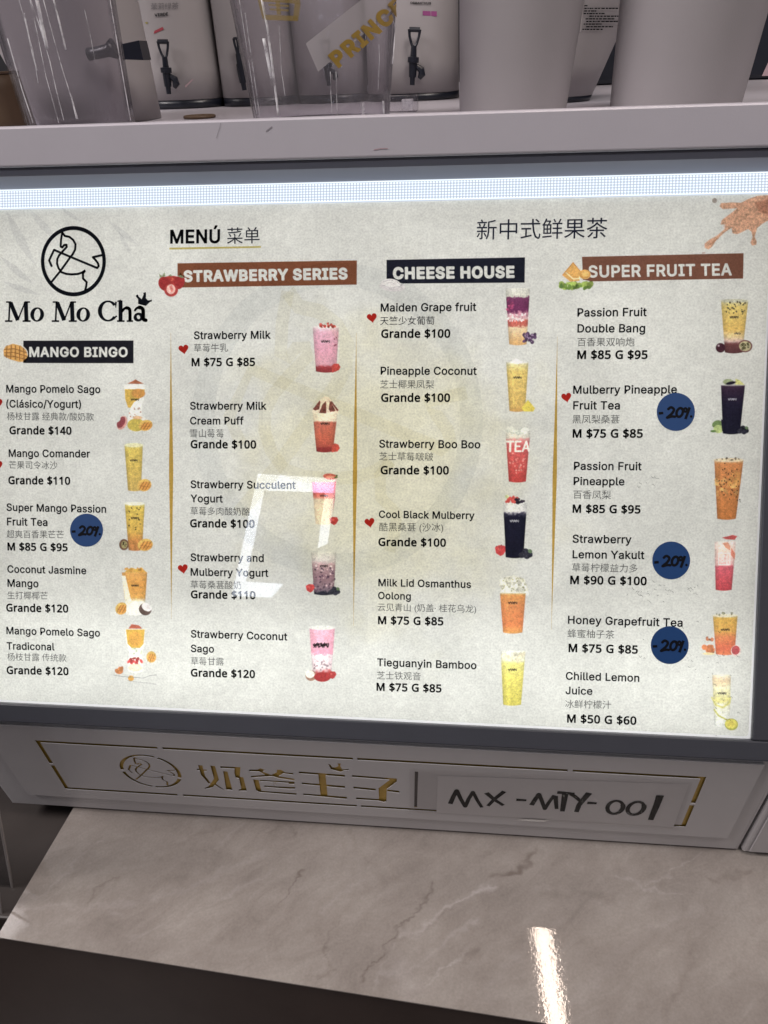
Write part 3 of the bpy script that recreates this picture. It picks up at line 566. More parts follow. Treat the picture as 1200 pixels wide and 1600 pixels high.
GOLDI = (.72, .50, .14)
polys_px = lambda ps: [[P2(*q) for q in p] for p in ps]
sub(polys('title_underline', polys_px([[(264.7, 387), (407.8, 384.5), (407.8, 387.3), (264.7, 390)]]), INK, None, Z_B, (.75, .66, .28)))
for xa, ya, xm, ym, xb, yb, w in ((267, 520, 267.5, 760, 267.8, 967, 6.4), (556.8, 520, 554.6, 750, 552.4, 978, 6.6), (870.8, 526, 866.5, 760, 861.5, 984, 6.6)):
    l, r = [], []
    for k in range(25):
        t = k/24; y = ya+(yb-ya)*t; xx = (1-t)*xa+t*xb + (xm-(xa+xb)/2)*4*t*(1-t)
        ww = w/2*max(.06, min(1, t/.45, (1-t)/.5))**1.1
        l.append((xx-ww, y)); r.append((xx+ww, y))
    sub(fill('gold_divider', [np.array([P2(*p) for p in l+r[::-1]])], INK, None, Z_B)); tint(COL.objects[-1], GOLDI)
def heart(cx, cy, s):
    p = []
    for k in range(26):
        t = 2*math.pi*k/26; x = 16*math.sin(t)**3; y = -(13*math.cos(t)-5*math.cos(2*t)-2*math.cos(3*t)-math.cos(4*t))
        x, y = x/16, y/15; a = math.radians(-10); p.append(P2(cx+s*(x*math.cos(a)-y*math.sin(a)), cy+s*(x*math.sin(a)+y*math.cos(a))))
    o = sub(fill('heart_mark', [np.array(p)], INK, None, Z_B)); tint(o, (.62, .045, .035)); return o
for h in ((287, 545.3), (286, 888.3), (581.2, 496.2), (577.6, 816), (885, 620.5), (-3.5, 630), (-3.5, 727)): heart(*h, 7.8)

# ---- emblem: a rearing horse in one line inside a ring
HZ = [  # zoomed coordinates, ring centre (449, 409), radius (305, 330)
 [(345, 140), (333, 205), (330, 272), (345, 280), (362, 258), (384, 256), (387, 275), (345, 320), (315, 355), (298, 390), (296, 432), (310, 475), (337, 512), (382, 528), (432, 533), (490, 529), (530, 516), (562, 494)],
 [(345, 140), (368, 172), (412, 182), (447, 210), (469, 250), (465, 302), (441, 346), (420, 372), (330, 498), (243, 605)],
 [(248, 462), (222, 402), (268, 303), (420, 368), (672, 473), (686, 455), (680, 430), (658, 400), (632, 372), (720, 352)],
 [(560, 496), (538, 525), (540, 572), (574, 606), (568, 650), (558, 685)]]
SHARP = [{0, 2, 17}, {0, 8}, {0, 1, 2, 3, 4, 5, 8, 9}, {0, 1, 3}]
def horse_lines(map_, w, keep_gap=False):
    ps = []
    for L_, sh in zip(HZ, SHARP):
        ps += stroke_polys([map_(*p) for p in L_], w)
    return ps
mlogo = lambda x, y: P2(40+x/6, 340+y/6)
sc = np.linalg.norm(mlogo(100, 400)-mlogo(200, 400))/100
ring_o = [mlogo(*p) for p in ell(449, 409, 305, 330, 72)]; ring_i = [mlogo(*p) for p in ell(449, 409, 272, 292, 72)]
def ring_quads(a, b): return [[a[i], a[(i+1) % len(a)], b[(i+1) % len(b)], b[i]] for i in range(len(a))]
o = sub(polys('horse_emblem', ring_quads(ring_o, ring_i)+horse_lines(mlogo, 20*sc), INK, None, Z_B, BLACK, 1e-6*.2))
# ---- serif word mark, drawn stroke by stroke (zoomed coordinates x4)
def wm(x, y): return P2(x/4, 320+y/4)
def serif_word():
    ps = []
    def st(pts, w): ps.extend(stroke_polys([wm(*p) for p in pts], [q*scw for q in w] if isinstance(w, list) else w*scw))
    scw = np.linalg.norm(wm(0, 600)-wm(100, 600))/100
    def ring(cx, cy, rx, ry, ix, iy, tilt=0, a0=0, a1=2*math.pi, n=30):
        A = ell(cx, cy, rx, ry, n, tilt, a0, a1); Bq = ell(cx, cy, ix, iy, n, tilt, a0, a1)
        for i in range(len(A)-(0 if a1-a0 > 6.2 else 1)):
            j = (i+1) % len(A); ps.append([wm(*A[i]), wm(*A[j]), wm(*Bq[j]), wm(*Bq[i])])
    def M(x0, x1):
        xa, xb = x0+28, x1-26; xm = (xa+xb)/2
        st([(xa+2, 606), (xa-4, 728)], 11); st([(xa+6, 610), (xm, 722)], 25); st([(xm, 722), (xb-8, 612)], 9); st([(xb-2, 606), (xb+2, 728)], 25)
        st([(x0+6, 608), (xa+10, 608)], 9); st([(xb-8, 608), (x1-2, 608)], 9); st([(x0, 727), (xa+18, 727)], 10); st([(xb-22, 727), (x1+2, 727)], 10)
    M(32, 190); M(324, 478)
    ring(233, 686, 43, 45, 19, 36, .12); ring(521, 686, 43, 45, 19, 36, .12)
    ring(676, 664, 64, 66, 38, 55, 0, .62, 2*math.pi-.62, 30)
    st([(725, 606), (724, 644)], [12, 4]); st([(716, 702), (732, 696)], [6, 10])
    st([(754, 598), (754, 726)], 24); st([(734, 604), (758, 597)], 8); st([(732, 727), (779, 727)], 10)
    st(smooth_line([(762, 668), (780, 648), (800, 646), (812, 662), (813, 726)]), [9]+[15]*8+[20]*16)
    st([(793, 727), (832, 727)], 10)
    st(smooth_line([(843, 662), (856, 646), (878, 642), (894, 656), (896, 690), (898, 716), (914, 722)]), [13]*4+[14]*6+[22]*26+[8])
    ring(866, 702, 31, 28, 10, 13, -.35)
    return ps
sub(polys('word_mark', serif_word(), INK, None, Z_B, BLACK, 2e-7))
crown = [(850, 566), (862, 560), (868, 574), (886, 590), (898, 562), (896, 550), (912, 546), (914, 562), (912, 584), (926, 598), (938, 596), (950, 592), (950, 604), (938, 608), (912, 632), (864, 620), (864, 590), (850, 574)]
sub(fill('crown_mark', [np.array([wm(*p) for p in crown])], INK, None, Z_T)); tint(COL.objects[-1], BLACK)

# ---- large faint marks behind the columns
def wmark(x, y): return P2(300+(x-144)*.745, 410+(y-79)*.745)
ro = [wmark(*p) for p in ell(449, 409, 305, 330, 72)]; ri = [wmark(*p) for p in ell(449, 409, 258, 280, 72)]
sub(polys('faint_watermark', ring_quads(ro, ri), INK, None, Z_W, (.93, .935, .94), 0))
for k, (L_, w) in enumerate(zip(HZ, (26, 30, 26, 24))):
    sw = np.linalg.norm(wmark(0, 0)-wmark(100, 0))/100*w
    pl = [wmark(*p) for p in L_]
    l, r = [], []
    for i, p in enumerate(pl):
        a = pl[max(0, i-1)]; b = pl[min(len(pl)-1, i+1)]; d = (b-a)/np.linalg.norm(b-a); n = np.array([-d[1], d[0]])*sw/2
        l.append(p+n); r.append(p-n)
    qs = [[l[i], l[i+1], r[i+1], r[i]] for i in range(len(pl)-1)]
    sub(polys('faint_watermark', qs, INK, None, Z_W+1e-5*(k+1), (.965, .955, .91), 0))
# shadow of leaves in the top left corner of the print
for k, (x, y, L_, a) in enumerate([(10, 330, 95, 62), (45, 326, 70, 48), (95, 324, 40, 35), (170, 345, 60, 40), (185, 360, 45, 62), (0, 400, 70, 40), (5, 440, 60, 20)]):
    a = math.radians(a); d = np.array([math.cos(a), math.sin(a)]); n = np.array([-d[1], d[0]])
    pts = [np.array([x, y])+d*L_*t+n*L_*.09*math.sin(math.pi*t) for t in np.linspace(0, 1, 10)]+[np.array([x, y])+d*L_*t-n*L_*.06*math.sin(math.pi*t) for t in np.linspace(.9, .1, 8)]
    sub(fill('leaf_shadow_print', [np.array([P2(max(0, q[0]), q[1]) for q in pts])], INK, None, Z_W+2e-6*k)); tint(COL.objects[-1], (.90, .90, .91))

# ---- blue discount stickers with handwriting
STICK = pmat('blue_sticker', (.004, .042, .155, 1), .55, noise=.08, nscale=300)
for cx, cy, r, dx in ((135.6, 828.4, 25.8, 0), (1055.8, 643.6, 29.8, 0), (1048.6, 875.6, 29.6, 0), (1046.3, 1007.8, 29.6, 0)):
    d = fill('discount_sticker', [np.array([P2(*p) for p in ell(cx, cy, r, r, 40)])], STICK, None, Z_S); sub(d)
    def mk(x, y): return P2(cx+x*r, cy+y*r)
    j = random.uniform(-.03, .03); w = .14*r*np.linalg.norm(P2(cx, cy)-P2(cx+1, cy))
    ps = stroke_polys([mk(-.9, .1+j), mk(-.66, .08+j)], w)
    ps += stroke_polys([mk(*p) for p in smooth_line([(-.42, -.12), (-.26, -.24), (-.1, -.12), (-.22, .1), (-.46, .3), (-.22, .24), (-.02, .26)], 4)], w)
    ps += stroke_polys([mk(*p) for p in ell(.2, .03, .16, .24, 14, .35)]+[mk(*ell(.2, .03, .16, .24, 14, .35)[0])], w)
    ps += stroke_polys([mk(*p) for p in ell(.5, -.1, .08, .1, 8)]+[mk(.58, -.1)], w*.8)
    ps += stroke_polys([mk(.72, -.24), mk(.62, .05), mk(.5, .38)], w)+[[mk(*p) for p in ell(.8, .24, .07, .07, 8)]]
    sub(polys('sticker_handwriting', ps, MARK, None, Z_M, None, 1e-6))

# ------------------------------------------------------------------ drink pictures (printed in coloured ink, dot by dot)
PAPER_LIN = np.array([lin(190), lin(192), lin(188)])
LIN = np.array([lin(i) for i in range(256)])
def vnoise(h, w, cell, seed):
    r = np.random.default_rng(seed); gh, gw = int(h/cell)+3, int(w/cell)+3; g = r.random((gh, gw))
    y, x = np.arange(h)/cell, np.arange(w)/cell; yi, xi = y.astype(int), x.astype(int); fy, fx = (y-yi)[:, None], (x-xi)[None, :]
    fy = fy*fy*(3-2*fy); fx = fx*fx*(3-2*fx)
    a, b, c, d = g[yi][:, xi], g[yi][:, xi+1], g[yi+1][:, xi], g[yi+1][:, xi+1]
    return (a*(1-fx)+b*fx)*(1-fy)+(c*(1-fx)+d*fx)*fy
class Pic:
    STEP = .72
    def __init__(s, ox, oy, sc, box_):
        # coordinates below are given in an enlarged crop: photo = origin + c/scale
        s.ox, s.oy, s.sc = ox, oy, sc; x0, y0, x1, y1 = box_
        s.k = s.STEP*sc; s.nx = int((x1-x0)/s.k)+2; s.ny = int((y1-y0)/s.k)+2
        s.X, s.Y = np.meshgrid(x0+np.arange(s.nx)*s.k, y0+np.arange(s.ny)*s.k)
        s.C = np.ones((s.ny, s.nx, 3))*190; s.A = np.zeros((s.ny, s.nx)); s.seed = int(ox*7+oy*3+x0)
        s.n1 = vnoise(s.ny, s.nx, 1.6, s.seed)-.5; s.n2 = vnoise(s.ny, s.nx, 4.5, s.seed+1)-.5
    def paint(s, m, col, a=1, var=.12):
        m = np.clip(m, 0, 1)*a; v = 1+var*(s.n1*1.3+s.n2)
        c = np.array(col, float)[None, None]*v[..., None]
        na = m+s.A*(1-m); s.C = np.where(na[..., None] > 1e-4, (c*m[..., None]+s.C*(s.A*(1-m))[..., None])/np.maximum(na, 1e-4)[..., None], s.C); s.A = na
        return s
    def aa(s, d, soft=1): return .5-d/(s.k*1.1*soft)      # signed distance (crop px) -> coverage
    def ell(s, cx, cy, rx, ry, rot=0, soft=1):
        c, n = math.cos(rot), math.sin(rot); x = (s.X-cx)*c+(s.Y-cy)*n; y = -(s.X-cx)*n+(s.Y-cy)*c
        q = np.sqrt((x/rx)**2+(y/ry)**2); return np.clip(s.aa((q-1)*min(rx, ry), soft), 0, 1)
    def poly(s, P, soft=1):
        P = np.array(P, float); d = np.full(s.X.shape, 1e9); ins = np.zeros(s.X.shape, bool)
        for a, b in zip(P, np.roll(P, -1, 0)):
            e = b-a; t = np.clip(((s.X-a[0])*e[0]+(s.Y-a[1])*e[1])/(e@e+1e-9), 0, 1)
            d = np.minimum(d, np.hypot(s.X-a[0]-t*e[0], s.Y-a[1]-t*e[1]))
            c = ((a[1] > s.Y) != (b[1] > s.Y)); ins ^= c & (s.X < (b[0]-a[0])*(s.Y-a[1])/(b[1]-a[1]+1e-9)+a[0])
        return np.clip(s.aa(np.where(ins, -d, d), soft), 0, 1)
    def line(s, pts, w):
        d = np.full(s.X.shape, 1e9); pts = np.array(pts, float)
        for a, b in zip(pts[:-1], pts[1:]):
            e = b-a; t = np.clip(((s.X-a[0])*e[0]+(s.Y-a[1])*e[1])/(e@e+1e-9), 0, 1); d = np.minimum(d, np.hypot(s.X-a[0]-t*e[0], s.Y-a[1]-t*e[1]))
        return np.clip(s.aa(d-w/2), 0, 1)
    def cup(s, xl0, xr0, y0, xl1, xr1, y1, layers, rim=True, bulge=.06, wob=.0):
        """tapered tumbler; layers: (fraction from top, colour)"""
        w0, w1 = xr0-xl0, xr1-xl1; arc = []
        for k in range(9):
            t = k/8; arc.append((xr1-(xr1-xl1)*t, y1+w1*bulge*math.sin(math.pi*t)))
        m = s.poly([(xl0, y0), (xr0, y0)]+arc)
        v = (s.Y-y0)/(y1-y0)+wob*(s.n2*2+s.n1)
        col = np.zeros(s.C.shape)
        fr = [l[0] for l in layers]; cs = np.array([l[1] for l in layers], float)
        for ch in range(3): col[..., ch] = np.interp(v, fr, cs[:, ch])
        u = np.clip((s.X-(xl0+(xl1-xl0)*v))/np.maximum(1, (xr0-xl0)+((xr1-xl1)-(xr0-xl0))*v), 0, 1)
        col *= (1-.16*(2*u-1)**4+.05*np.exp(-((u-.28)/.07)**2))[..., None]
        m2 = m; v2 = 1+.13*(s.n1*1.3+s.n2); na = m2+s.A*(1-m2)
        s.C = np.where(na[..., None] > 1e-4, (col*v2[..., None]*m2[..., None]+s.C*(s.A*(1-m2))[..., None])/np.maximum(na, 1e-4)[..., None], s.C); s.A = na
        return s
    def specks(s, x0, y0, x1, y1, n, r, col, a=1):
        q = np.random.default_rng(s.seed+n)
        for _ in range(n):
            s.paint(s.ell(q.uniform(x0, x1), q.uniform(y0, y1), r*q.uniform(.6, 1.3), r*q.uniform(.5, 1.1), q.uniform(0, 3)), np.array(col)*q.uniform(.8, 1.2), a)
        return s
    def mark(s, cx, cy, w, col=(35, 30, 30)):
        h = w*.28; x = cx-w/2
        for k, (a, b, c, d) in enumerate([(0, .2, .16, .9), (.05, .9, .2, .1), (.0, .5, .3, .45), (.25, .1, .35, .95), (.3, .3, .5, .2), (.38, .8, .6, .35), (.45, .1, .58, .9), (.5, .6, .75, .55), (.68, .05, .66, .95), (.6, .3, .85, .25), (.8, .5, .9, .95), (.93, .15, .93, .75)]):
            s.paint(s.line([(x+a*w, cy-h/2+b*h), (x+c*w, cy-h/2+d*h)], w*.055), col, .85, 0)
        return s
    def mango(s, cx, cy, rx, ry, rot=0, cut=True):
        s.paint(s.ell(cx, cy, rx, ry, rot), (205, 170, 80)); s.paint(s.ell(cx+rx*.12, cy+ry*.15, rx*.8, ry*.72, rot), (208, 150, 62))
        if cut:
            for t in (-.45, 0, .45): s.paint(s.line([(cx+rx*(t-.3), cy+ry*.75), (cx+rx*(t+.35), cy-ry*.55)], rx*.1), (140, 85, 30), .8)
            s.paint(s.line([(cx-rx*.6, cy+ry*.1), (cx+rx*.75, cy+ry*.3)], rx*.09), (150, 90, 35), .6)
        return s
    def berry(s, cx, cy, r, col=(170, 45, 45)):
        s.paint(s.poly([(cx-r, cy-r*.5), (cx-r*.3, cy-r*.9), (cx+r*.7, cy-r*.8), (cx+r, cy-.1*r), (cx+r*.5, cy+r*.7), (cx, cy+r), (cx-r*.8, cy+r*.5)]), col)
        s.paint(s.ell(cx-r*.25, cy-r*.2, r*.3, r*.25), (215, 110, 100), .5); return s
    def dark_berries(s, cx, cy, r):
        for dx, dy in ((-.5, .3), (.3, .45), (.1, -.35), (.75, .2), (-.2, .1)):
            s.paint(s.ell(cx+dx*r, cy+dy*r, r*.5, r*.45), (45, 45, 58), 1, .5)
        s.paint(s.ell(cx+.8*r, cy-.35*r, r*.35, r*.3, .6), (95, 120, 85)); return s
    def done(s, label, name='drink_picture'):
        t = np.clip(s.C, 0, 255).astype(int); L_ = (LIN[t]/PAPER_LIN)**.85
        T = 1+(np.clip(L_, 0, 1.24)-1)*np.clip(s.A, 0, 1)[..., None]
        T = T.mean(-1, keepdims=True)*.18+T*.82
        use = s.A > .02
        fm = use[:-1, :-1] | use[1:, :-1] | use[:-1, 1:] | use[1:, 1:]
        idx = np.full(s.A.shape, -1); need = np.zeros(s.A.shape, bool)
        need[:-1, :-1] |= fm; need[1:, :-1] |= fm; need[:-1, 1:] |= fm; need[1:, 1:] |= fm
        idx[need] = np.arange(need.sum())
        px, py = s.ox+s.X[need]/s.sc, s.oy+s.Y[need]/s.sc
        co_ = px2menu(px, py)
        a, b, c, d = idx[:-1, :-1][fm], idx[1:, :-1][fm], idx[1:, 1:][fm], idx[:-1, 1:][fm]
        F = np.stack([a, b, c, d], 1)
        me = bpy.data.meshes.new(name); me.vertices.add(len(co_)); me.loops.add(F.size); me.polygons.add(len(F))
        me.vertices.foreach_set('co', np.concatenate([co_, np.full((len(co_), 1), Z_B+2e-5 if name in ('fruit_picture', 'cream_picture') else Z_P)], 1).astype(np.float32).ravel())
        me.loops.foreach_set('vertex_index', F.ravel().astype(np.int32)); me.polygons.foreach_set('loop_start', np.arange(0, F.size, 4, dtype=np.int32)); me.polygons.foreach_set('loop_total', np.full(len(F), 4, np.int32))
        me.update(); me.validate()
        at_ = me.color_attributes.new('ink', 'FLOAT_COLOR', 'POINT')
        at_.data.foreach_set('color', np.concatenate([T[need], np.ones((need.sum(), 1))], 1).astype(np.float32).ravel())
        o = sub(link(name, me, INK)); o['label'] = label; return o
def px2menu(px, py):
    d = np.stack([px-600., py-800., np.full(px.shape, f)], 1) @ M3.T
    t = ((P0-EYE)@NP)/(d@NP); q = EYE+d*t[:, None]-P0
    return np.stack([q[:, 0], q@UP], 1)
CR = (235, 230, 220)
c1 = (175, 580, 15.0)
p = Pic(*c1, (60, 170, 990, 1440))
p.paint(p.poly([(290, 310), (770, 310), (760, 620), (700, 800), (720, 1050), (900, 1180), (900, 1350), (600, 1420), (380, 1330), (370, 1100), (430, 880), (310, 700)]), (222, 220, 216), .75, .08)
p.paint(p.poly([(300, 420), (770, 425), (745, 560), (640, 650), (520, 725), (430, 860), (375, 850), (310, 650)]), (192, 160, 62)); p.paint(p.ell(620, 520, 160, 110), (190, 135, 58), .9)
p.paint(p.poly([(360, 292), (500, 225), (550, 190), (610, 225), (745, 290), (600, 300)]), (165, 95, 60)); p.specks(400, 860, 720, 1080, 14, 18, (160, 110, 90), .7)
p.paint(p.ell(570, 1260, 210, 150), (190, 172, 70)); p.paint(p.ell(600, 1090, 110, 40), (205, 160, 110), .8); p.mango(790, 1270, 165, 125, -.3)
p.paint(p.ell(235, 1210, 110, 170, .45), (205, 150, 140)); p.paint(p.ell(215, 1200, 85, 140, .5), (140, 62, 70)); p.paint(p.ell(120, 1110, 80, 90, .5), (190, 192, 188), 1, 0)
p.mark(545, 665, 190); p.done('glass of mango and sago topped with red fruit')
c4 = (0, 680, 4.0)
p = Pic(*c4, (770, 40, 970, 365)); p.cup(778, 893, 66, 800, 882, 345, [(0, (205, 195, 130)), (.08, (200, 180, 80)), (.5, (196, 172, 78)), (1, (192, 165, 84))])
p.paint(p.ell(836, 62, 58, 13), (215, 212, 170)); p.mango(903, 312, 44, 38, -.3); p.mark(838, 157, 48); p.done('yellow mango smoothie with a cut mango beside it')
p = Pic(*c4, (740, 405, 975, 735)); p.cup(780, 905, 430, 804, 888, 718, [(0, (210, 205, 150)), (.07, (203, 180, 72)), (.6, (200, 165, 66)), (.8, (196, 135, 62)), (1, (180, 120, 60))])
p.paint(p.ell(842, 428, 62, 11), (214, 214, 196)); p.specks(805, 440, 880, 590, 14, 5, (70, 60, 35)); p.paint(p.ell(775, 684, 30, 35), (112, 80, 60)); p.paint(p.ell(777, 684, 19, 24), (160, 150, 100)); p.specks(765, 668, 790, 700, 7, 4, (60, 50, 35))
p.mango(908, 685, 48, 38, -.2); p.mark(846, 518, 50); p.done('orange passion fruit and mango tea in a tall cup')
c2 = (175, 870, 7.8)
p = Pic(*c2, (20, 120, 500, 725)); p.cup(120, 430, 190, 175, 395, 700, [(0, (212, 160, 80)), (.3, (208, 148, 58)), (.6, (205, 155, 70)), (.7, (226, 222, 208)), (1, (226, 226, 222))])
p.paint(p.poly([(120, 230), (165, 230), (240, 560), (175, 640)]), (222, 218, 200), .95); p.paint(p.poly([(150, 190), (190, 150), (240, 130), (300, 150), (370, 140), (425, 190)]), (206, 165, 70))
p.specks(170, 145, 400, 185, 10, 22, (200, 150, 55)); p.mango(115, 630, 78, 70, -.9); p.paint(p.poly([(175, 560), (190, 560), (190, 700), (175, 700)]), (226, 226, 222), .8); p.paint(p.ell(405, 640, 78, 72, .5), (92, 72, 66)); p.paint(p.ell(425, 612, 66, 48, .5), (212, 208, 208)); p.mark(283, 350, 90); p.done('mango cubes over white coconut milk with half a coconut')
p = Pic(*c2, (20, 800, 560, 1570)); p.paint(p.poly([(160, 880), (405, 880), (385, 1120), (360, 1200), (380, 1290), (370, 1400), (280, 1420), (200, 1390), (195, 1290), (210, 1150), (175, 1050)]), (220, 222, 216), .85, .06)
p.paint(p.poly([(170, 885), (400, 885), (385, 1060), (340, 1110), (240, 1110), (190, 1060)]), (205, 165, 52)); p.paint(p.ell(285, 1000, 80, 90, 0, 3), (204, 146, 55), .7); p.paint(p.poly([(200, 875), (240, 820), (330, 835), (370, 875)]), (175, 85, 60)); p.specks(190, 1230, 370, 1300, 14, 22, (185, 60, 58)); p.paint(p.ell(285, 1350, 85, 48), (212, 196, 168), .8)
p.specks(230, 1110, 360, 1180, 8, 14, (160, 175, 140), .6); p.mango(480, 1220, 60, 70, 0); p.specks(50, 1350, 140, 1400, 7, 30, (190, 118, 62)); p.paint(p.ell(232, 1480, 36, 34), (205, 150, 50))
p.paint(p.line([(20, 1440), (130, 1460), (300, 1470), (380, 1478), (470, 1445), (545, 1440)], 7), (120, 120, 122), .9, .1); p.paint(p.line([(190, 1505), (300, 1525), (420, 1535), (545, 1555)], 5), (135, 135, 136), .9, .1); p.done('layered mango dessert glass on a thin grey plate outline')
c3 = (470, 490, 6.9625)
PK = (206, 160, 178)
p = Pic(*c3, (110, 75, 445, 660)); p.cup(130, 415, 150, 165, 385, 630, [(0, (215, 196, 202)), (.12, PK), (.5, (204, 148, 170)), (.84, (200, 150, 168)), (.9, (160, 50, 60)), (1, (140, 45, 52))], wob=.03)
p.paint(p.ell(270, 145, 140, 16), (222, 210, 212)); p.specks(210, 100, 400, 150, 24, 13, (172, 62, 52)); p.specks(330, 230, 400, 350, 5, 9, (110, 40, 60)); p.paint(p.poly([(335, 570), (360, 545), (410, 545), (432, 580), (415, 615), (340, 645)]), (185, 62, 58)); p.mark(272, 303, 100); p.done('pink strawberry milk with red crumbs on top')
p = Pic(*c3, (110, 880, 445, 1530)); p.paint(p.poly([(125, 1060), (200, 950), (260, 900), (300, 905), (340, 950), (410, 1050), (395, 1110), (140, 1110)]), (214, 200, 194))
p.cup(130, 400, 1080, 170, 350, 1500, [(0, (222, 216, 206)), (.2, (222, 212, 200)), (.25, (186, 100, 86)), (.6, (190, 96, 74)), (.86, (176, 78, 66)), (.9, (148, 48, 52)), (1, (140, 42, 46))], wob=.015)
for q in ([(130, 1040), (205, 945), (215, 960), (200, 1040), (160, 1055)], [(200, 1080), (235, 990), (275, 950), (278, 1085)], [(305, 1040), (315, 950), (330, 960), (380, 1060), (320, 1070)], [(335, 950), (412, 1050), (395, 1065), (330, 965)]): p.paint(p.poly(q), (122, 66, 64), 1, .3)
p.paint(p.poly([(335, 1435), (370, 1410), (410, 1425), (425, 1465), (400, 1500), (335, 1510)]), (188, 70, 62)); p.mark(268, 1197, 100); p.done('brown strawberry drink under whipped cream and chocolate wedges')
c5 = (465, 730, 4.6375)
p = Pic(*c5, (90, 40, 300, 430)); p.cup(104, 278, 108, 130, 240, 410, [(0, (228, 176, 204)), (.25, (224, 150, 186)), (.27, (200, 90, 88)), (.36, (205, 120, 105)), (.42, (206, 192, 172)), (1, (210, 198, 176))]); p.paint(p.poly([(280, 90), (270, 230), (255, 330), (262, 230), (266, 110)]), (175, 60, 70), .8)
p.paint(p.ell(237, 68, 52, 22, .1), (186, 90, 78)); p.paint(p.ell(237, 72, 30, 9), (220, 160, 140), .8); p.specks(270, 60, 285, 85, 4, 7, (80, 110, 60)); p.berry(264, 388, 32); p.mark(192, 207, 58); p.done('layered pink and cream yogurt cup with a strawberry slice')
p = Pic(*c5, (50, 595, 315, 940)); p.cup(98, 280, 615, 120, 262, 920, [(0, (208, 208, 204)), (.22, (206, 198, 198)), (.3, (188, 156, 162)), (.6, (150, 115, 128)), (.85, (138, 112, 124)), (.93, (110, 95, 110)), (.96, (35, 35, 50)), (1, (35, 35, 50))], wob=.03); p.specks(120, 720, 270, 900, 34, 8, (88, 62, 84), .8); p.specks(125, 700, 260, 880, 16, 8, (215, 190, 196), .7)
p.berry(92, 876, 33, (196, 58, 58)); p.dark_berries(262, 895, 38); p.mark(192, 716, 58); p.done('purple mulberry yogurt with berries at its foot')
p = Pic(*c5, (50, 1135, 290, 1560)); p.cup(86, 270, 1165, 112, 242, 1530, [(0, (232, 170, 190)), (.5, (228, 150, 176)), (.55, (224, 205, 212)), (.82, (216, 196, 200)), (.88, (180, 70, 72)), (1, (160, 40, 42))], wob=.03); p.paint(p.ell(178, 1162, 98, 16), (214, 216, 214)); p.specks(118, 1400, 235, 1470, 20, 7, (90, 70, 80), .5)
p.paint(p.ell(97, 1510, 40, 38), (150, 110, 90)); p.paint(p.ell(90, 1500, 32, 28), (214, 210, 200)); p.paint(p.ell(180, 1520, 60, 35), (158, 36, 38)); p.berry(252, 1505, 30)
p.mark(172, 1292, 118, (20, 16, 18)); p.mark(176, 1286, 110, (20, 16, 18)); p.done('pink coconut drink printed with large black characters')
c6 = (765, 440, 4.85)
p = Pic(*c6, (110, 35, 360, 495)); p.cup(120, 306, 50, 148, 280, 475, [(0, (203, 204, 196)), (.14, (196, 196, 184)), (.17, (120, 50, 95)), (.4, (112, 40, 88)), (.46, (190, 130, 150)), (.54, (212, 180, 180)), (.58, (190, 92, 80)), (.66, (192, 98, 84)), (.71, (212, 192, 158)), (1, (200, 160, 100))], wob=.03)
p.specks(130, 130, 180, 230, 14, 10, (170, 60, 110), .8); p.specks(130, 235, 295, 300, 34, 8, (226, 205, 210), .9); p.specks(255, 395, 345, 460, 26, 13, (84, 58, 92)); p.specks(260, 395, 340, 455, 12, 6, (165, 140, 170), .8); p.done('layered purple grape drink over cream with a bunch of grapes')
p = Pic(*c6, (115, 575, 350, 1000)); p.cup(125, 295, 608, 150, 268, 980, [(0, (210, 210, 200)), (.07, (206, 196, 140)), (.2, (204, 182, 98)), (.9, (202, 172, 92)), (1, (190, 150, 80))]); p.paint(p.poly([(150, 612), (200, 580), (240, 600), (290, 612), (210, 625)]), (206, 206, 206)); p.paint(p.poly([(240, 960), (290, 895), (345, 960), (330, 985), (260, 985)]), (206, 190, 72)); p.mark(213, 727, 64); p.done('pale yellow pineapple coconut drink with a pineapple wedge')
p = Pic(*c6, (110, 1095, 325, 1540)); p.cup(120, 310, 1130, 145, 275, 1515, [(0, (208, 210, 204)), (.13, (206, 202, 192)), (.18, (206, 140, 140)), (.3, (198, 88, 92)), (.6, (196, 78, 78)), (1, (182, 58, 58))], wob=.02); p.specks(150, 1300, 270, 1450, 24, 7, (226, 150, 145), .8); p.specks(130, 1110, 300, 1150, 20, 16, (205, 212, 206), .8)
WH = (232, 226, 224)
p.paint(p.line([(132, 1212), (180, 1212)], 15), WH, 1, 0); p.paint(p.line([(157, 1212), (155, 1285)], 16), WH, 1, 0); p.paint(p.line([(235, 1212), (198, 1212), (195, 1285), (235, 1285)], 14), WH, 1, 0); p.paint(p.line([(197, 1248), (228, 1248)], 13), WH, 1, 0); p.paint(p.line([(250, 1285), (278, 1212), (298, 1285)], 14), WH, 1, 0); p.paint(p.line([(258, 1264), (294, 1264)], 11), WH, 1, 0); p.done('red strawberry slush cup with three white letters')
c7 = (765, 765, 4.6375)
p = Pic(*c7, (35, 30, 310, 510)); p.cup(97, 272, 95, 118, 245, 490, [(0, (208, 210, 208)), (.16, (214, 214, 214)), (.21, (60, 58, 80)), (.26, (24, 24, 44)), (1, (20, 20, 38))], wob=.03); p.specks(120, 55, 200, 88, 12, 14, (190, 66, 62)); p.specks(185, 70, 250, 95, 8, 13, (48, 40, 56)); p.specks(115, 40, 140, 75, 4, 9, (190, 200, 150))
p.berry(80, 440, 42, (192, 54, 58)); p.specks(45, 400, 95, 430, 5, 6, (150, 60, 60)); p.paint(p.poly([(112, 390), (140, 390), (140, 490), (116, 490)]), (22, 22, 40)); p.dark_berries(256, 462, 46); p.mark(182, 227, 66, (205, 205, 210)); p.done('black mulberry drink under white foam with berries')
